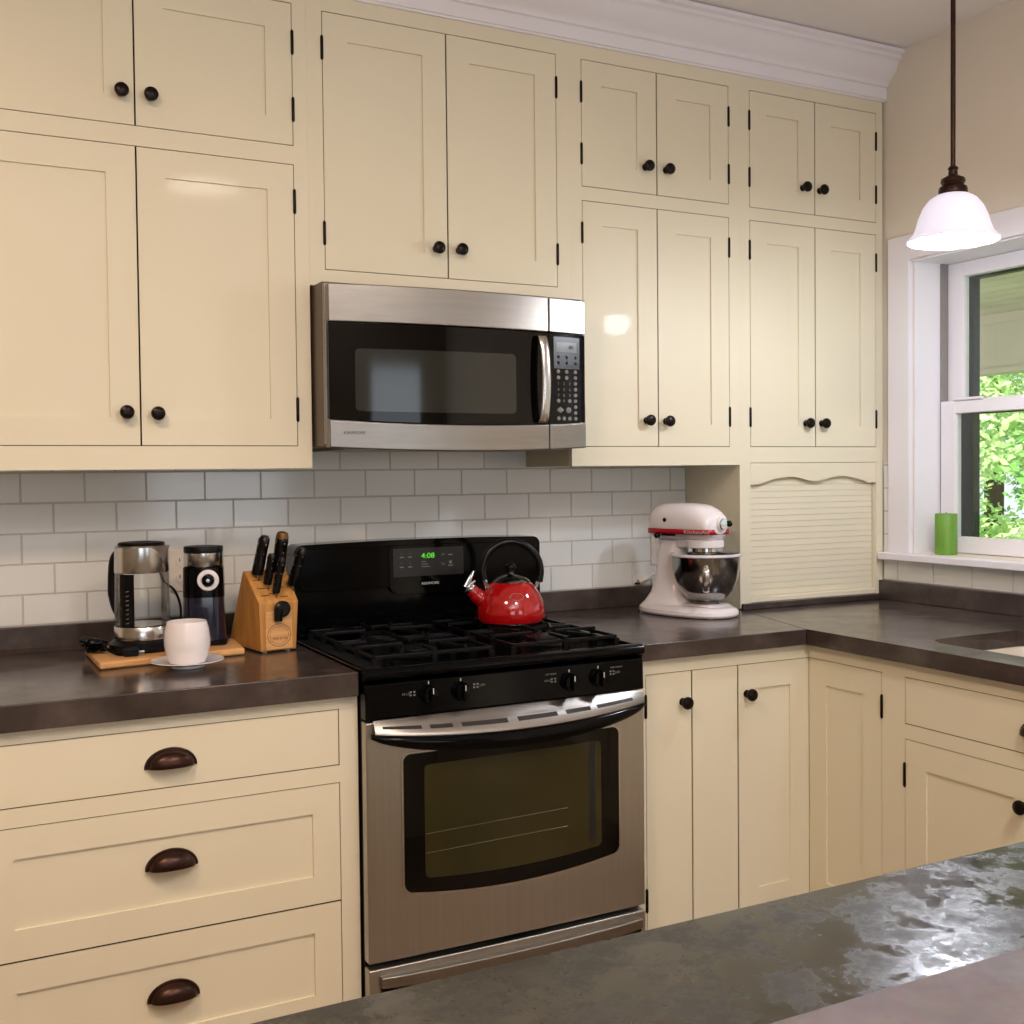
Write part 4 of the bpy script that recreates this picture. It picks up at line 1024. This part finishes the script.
for fx, fy in ((.03, .06), (.03, -.06), (.29, .05), (.29, -.05)):
    bm = B(); lathe(bm, [(.009, -.0023), (.009, .001)], fx, fy, 12); obj('rubber_foot', bm, M['saucer'], mt, world=False)

# outlet plate + mixer plug
ol = thing('wall_outlet', 'white double wall outlet on the tiles behind the stand mixer', 'outlet', (1.318, -.008, 1.085))
boxobj('cover_plate', M['plastic'], ol, (1.284, 1.352, -.0125, -.0082, 1.045, 1.160), .002)
for z in (1.127, 1.082):
    bm = B(); lathe_axis(bm, [(.017, 0), (.0165, .0015), (.001, .0016)], (1.318, -.0125, z), (0, -1, 0), 24); rc = obj('receptacle', bm, M['plastic'], ol)
    bm = B(); box(bm, 1.309, 1.3115, -.0148, -.0140, z, z+.009); obj('slot', bm, M['slot'], rc)
    bm = B(); box(bm, 1.3245, 1.327, -.0148, -.014, z, z+.009); obj('slot', bm, M['slot'], rc)
    bm = B(); lathe_axis(bm, [(.0025, 0), (.0025, .0007)], (1.318, -.0141, z-.008), (0, -1, 0), 10); obj('ground_hole', bm, M['slot'], rc)
pc = thing('power_cord', 'white mixer cord and plug resting on the upstand behind the mixer', 'cord', (1.24, -.03, .98))
bm = B(); R = []
tube(bm, [(1.228, -.020, .991), (1.262, -.024, 1.004)], [.0105, .008], 12); pgw = obj('plug', bm, M['plastic'], pc)
bm = B(); box(bm, 1.214, 1.228, -.027, -.0255, .984, .990); box(bm, 1.214, 1.228, -.018, -.0165, .984, .990); obj('prong', bm, M['bronze2'], pgw)
bm = B(); tube(bm, spline([(1.262, -.024, 1.004), (1.285, -.030, 1.016), (1.300, -.045, .995), (1.300, -.050, .950), (1.285, -.052, .921), (1.26, -.055, .919)], 8), .0035, 8); obj('cable', bm, M['plastic'], pc)

# ------------------------------------------------------------------ green candle on the sill
cn = thing('pillar_candle', 'green textured pillar candle standing on the window sill', 'candle', (XW+.035, -.535, 1.0768))
bm = B(); lathe(bm, [(.033, 0), (.0352, .002), (.0352, .132), (.0335, .1345), (.026, .1330), (.0, .1315)], n=44); cnb = obj('wax', bm, M['candle'], cn, world=False)
bm = B(); tube(bm, [(0, 0, .131), (.001, 0, .140)], .001, 6); obj('wick', bm, M['knifeh'], cn, world=False)

# ------------------------------------------------------------------ pendant lamp
PX, PY, PZ = 1.488, -1.10, 1.9375
pn = thing('pendant_lamp', 'bronze rod pendant lamp with lit white bell glass shade before the window', 'pendant lamp', (PX, PY, PZ))
bm = B(); n = 64; R = []
for r, z in [(.029, .124), (.040, .121), (.058, .110), (.073, .090), (.084, .064), (.091, .040), (.098, .022), (.108, .010), (.1140, .005)]:
    R.append([((r+(.0014*math.cos(12*2*PI*i/n) if z < .03 else 0))*math.cos(2*PI*i/n), (r+(.0014*math.cos(12*2*PI*i/n) if z < .03 else 0))*math.sin(2*PI*i/n), z+(.0012*math.cos(12*2*PI*i/n) if z < .015 else 0)) for i in range(n)])
rings(bm, R, cap=False); obj('glass_shade', bm, M['shade'], pn, world=False, solid=.003)
bm = B(); lathe(bm, [(.032, .123), (.036, .128), (.036, .134), (.034, .142), (.028, .146), (.027, .150), (.031, .156), (.029, .164), (.018, .170), (.012, .174), (.011, .186), (.0135, .190), (.010, .195)], n=36); obj('shade_holder', bm, M['bronze2'], pn, world=False)
bm = B(); lathe(bm, [(.0062, .193), (.0062, ZC-PZ-.025)], n=16); obj('rod', bm, M['bronze2'], pn, world=False)
bm = B(); lathe(bm, [(.010, ZC-PZ-.035), (.055, ZC-PZ-.022), (.062, ZC-PZ-.008), (.062, ZC-PZ-.0005)], n=40); obj('ceiling_canopy', bm, M['bronze2'], pn, world=False)
bm = B(); lathe(bm, [(.008, .035), (.022, .045), (.028, .065), (.024, .085), (.013, .105), (.012, .125)], n=28); obj('bulb', bm, M['bulb'], pn, world=False)

# ------------------------------------------------------------------ outside
struct('ground', M['grass'], (XW+.16, 30, -25, 25, -.35, -.30))
pr = thing('porch_roof', 'tan porch roof with board soffit and deep beam outside the window', 'porch roof', (3.2, 0, 2.0))
bm = B()
for i in range(14):
    x = XW+.17+i*.132; box(bm, x, x+.120, -4.5, 5, 2.150, 2.165)
obj('soffit_boards', bm, M['soffit'], pr, smooth=False)
bm = B(); box(bm, XW+.165, 4.14, -4.5, 5, 2.166, 2.20); obj('roof_deck', bm, M['soffitd'], pr)
bm = B(); box(bm, 4.02, 4.14, -4.5, 5, 1.845, 2.165); box(bm, 4.005, 4.02, -4.5, 5, 1.845, 1.870); box(bm, 4.01, 4.02, -4.5, 5, 2.10, 2.149); obj('beam', bm, M['beam'], pr)
def tree(x, y, h, r, mk, label, n=2600, seed=1):
    rnd = random.Random(seed)
    t = thing('tree', label, 'tree', (x, y, -.30), group='trees beyond the porch')
    bm = B(); tube(bm, spline([(0, 0, 0), (.05, .03, h*.3), (-.04, .05, h*.6), (0, 0, h*.9)], 5), [.14]*4+[.11]*4+[.08]*4+[.05]*4, 10); obj('trunk', bm, M['bark'], t, world=False)
    bm = B(); cl_ = [(rnd.uniform(-1, 1)*r*.75, rnd.uniform(-1, 1)*r*.75, h*.10+rnd.random()*h*.9, rnd.uniform(.35, .7)*r*.6) for _ in range(34)]
    for i in range(n):
        cx, cy, cz, cr = rnd.choice(cl_); d = Vector((rnd.gauss(0, 1), rnd.gauss(0, 1), rnd.gauss(0, 1))).normalized()*cr*rnd.uniform(.75, 1.05)
        p = Vector((cx, cy, cz))+d; s_ = rnd.uniform(.035, .07)
        a = Vector((rnd.gauss(0, 1), rnd.gauss(0, 1), rnd.gauss(0, .6))).normalized(); b = a.cross(d.normalized()+Vector((.1, .2, .5))).normalized()
        q = [p-a*s_, p+b*s_*.5, p+a*s_, p-b*s_*.5]; bm.faces.new([bm.verts.new(v) for v in q])
    obj('foliage', bm, M[mk], t, world=False, smooth=False)
tree(8.6, 5.5, 5.4, 1.85, 'leafB', 'pale yellow-green leafy tree in the middle of the window view', 20000, 5)
tree(8.8, 9.7, 5.6, 1.7, 'leafA', 'green leafy tree left of the pale one beyond the porch', 9000, 3)
tree(8.4, 1.6, 5.5, 1.7, 'leafA', 'green leafy tree at the right of the window view', 9000, 11)
tree(13.2, 8.6, 8.0, 2.5, 'leafA', 'tall green tree farther off behind the pale tree', 20000, 8)
tree(13.5, 2.8, 8.0, 2.5, 'leafB', 'tall pale tree farther off at the right of the view', 12000, 13)
# ------------------------------------------------------------------ lights
def area(name, loc, size, power, col, rot=(0, 0, 0), sy=None, shape='RECTANGLE', spread=PI):
    l = bpy.data.lights.new(name, 'AREA'); l.energy = power; l.color = col; l.shape = shape; l.size = size; l.spread = spread
    if shape in ('RECTANGLE', 'ELLIPSE'): l.size_y = sy or size
    o = bpy.data.objects.new(name, l); o.location = loc; o.rotation_euler = rot; C.objects.link(o); return o
WARM = (1.0, .74, .50); NEU = (1.0, .86, .72); COOL = (.80, .88, 1.0)
area('ceiling_light_warm', (.33, -2.95, 2.735), .34, 32, (1, .87, .74), shape='DISK')
area('ceiling_light_warm', (-1.2, -2.1, 2.735), .40, 42, (1, .71, .48), shape='DISK')
area('ceiling_fill', (-1.0, -4.2, 2.735), 1.4, 20, NEU)  # general fill added overhead, no known fixture
area('upward_fill', (-.1, -3.9, 1.95), .8, 50, (.97, .93, 1.0), rot=(PI, 0, 0))  # unseen fill added to brighten the ceiling, in place of bounce
area('doorway_fill', (-1.3, YF+.02, 1.1), 1.3, 20, (.90, .93, 1.0), rot=(PI/2, 0, 0), sy=2.0)  # soft fill added behind the camera at the unseen doorway
area('rear_cool_fill', (1.0, YF+.02, 1.5), .95, 9, COOL, rot=(PI/2, 0, 0), sy=1.15)  # cool fill added at the unseen rear opening
l = bpy.data.lights.new('pendant_bulb', 'POINT'); l.energy = 20; l.color = (.86, .90, 1.0); l.shadow_soft_size = .05
o = bpy.data.objects.new('pendant_bulb', l); o.location = (PX, PY, PZ-.01); C.objects.link(o)
s = bpy.data.lights.new('sun', 'SUN'); s.energy = 7.0; s.angle = .03; s.color = (1, .96, .88)
o = bpy.data.objects.new('sun', s); o.rotation_euler = (math.radians(28), math.radians(-42), 0); C.objects.link(o)

w = bpy.data.worlds.new('World'); bpy.context.scene.world = w; w.use_nodes = True
nt = w.node_tree; bgn = nt.nodes['Background']
sky = nt.nodes.new('ShaderNodeTexSky'); sky.sky_type = 'HOSEK_WILKIE'; sky.turbidity = 4; sky.sun_direction = (-.5, -.4, .75)
mixn = nt.nodes.new('ShaderNodeMix'); mixn.data_type = 'RGBA'; mixn.inputs['Factor'].default_value = .5
nt.links.new(sky.outputs['Color'], mixn.inputs['A']); mixn.inputs['B'].default_value = (.9, .95, 1.0, 1)
nt.links.new(mixn.outputs['Result'], bgn.inputs['Color']); bgn.inputs['Strength'].default_value = 2.4

# ------------------------------------------------------------------ camera
yaw, pitch, roll = -.484, -.0283, -.01
cy, sy = math.cos(yaw), math.sin(yaw); cp, sp_ = math.cos(pitch), math.sin(pitch)
fwd = Vector((-sy*cp, cy*cp, sp_)); right = Vector((cy, sy, 0)); up = right.cross(fwd)
cr, sr = math.cos(roll), math.sin(roll)
r2 = right*cr+up*sr; u2 = -right*sr+up*cr
cam = bpy.data.cameras.new('camera'); cam.sensor_width = 36; cam.lens = 1134.695*36/1024
cam.shift_x = (512-528.85)/1024; cam.shift_y = (503.44-512)/1024; cam.clip_start = .05
co = bpy.data.objects.new('camera', cam); C.objects.link(co)
Mx = Matrix((r2, u2, -fwd)).transposed().to_4x4(); Mx.translation = Vector((-.8451, -3.1839, 1.3632))
co.matrix_world = Mx
bpy.context.scene.camera = co
bpy.context.scene.view_settings.view_transform = 'Standard'
bpy.context.scene.view_settings.look = 'None'
bpy.context.scene.view_settings.exposure = -0.25
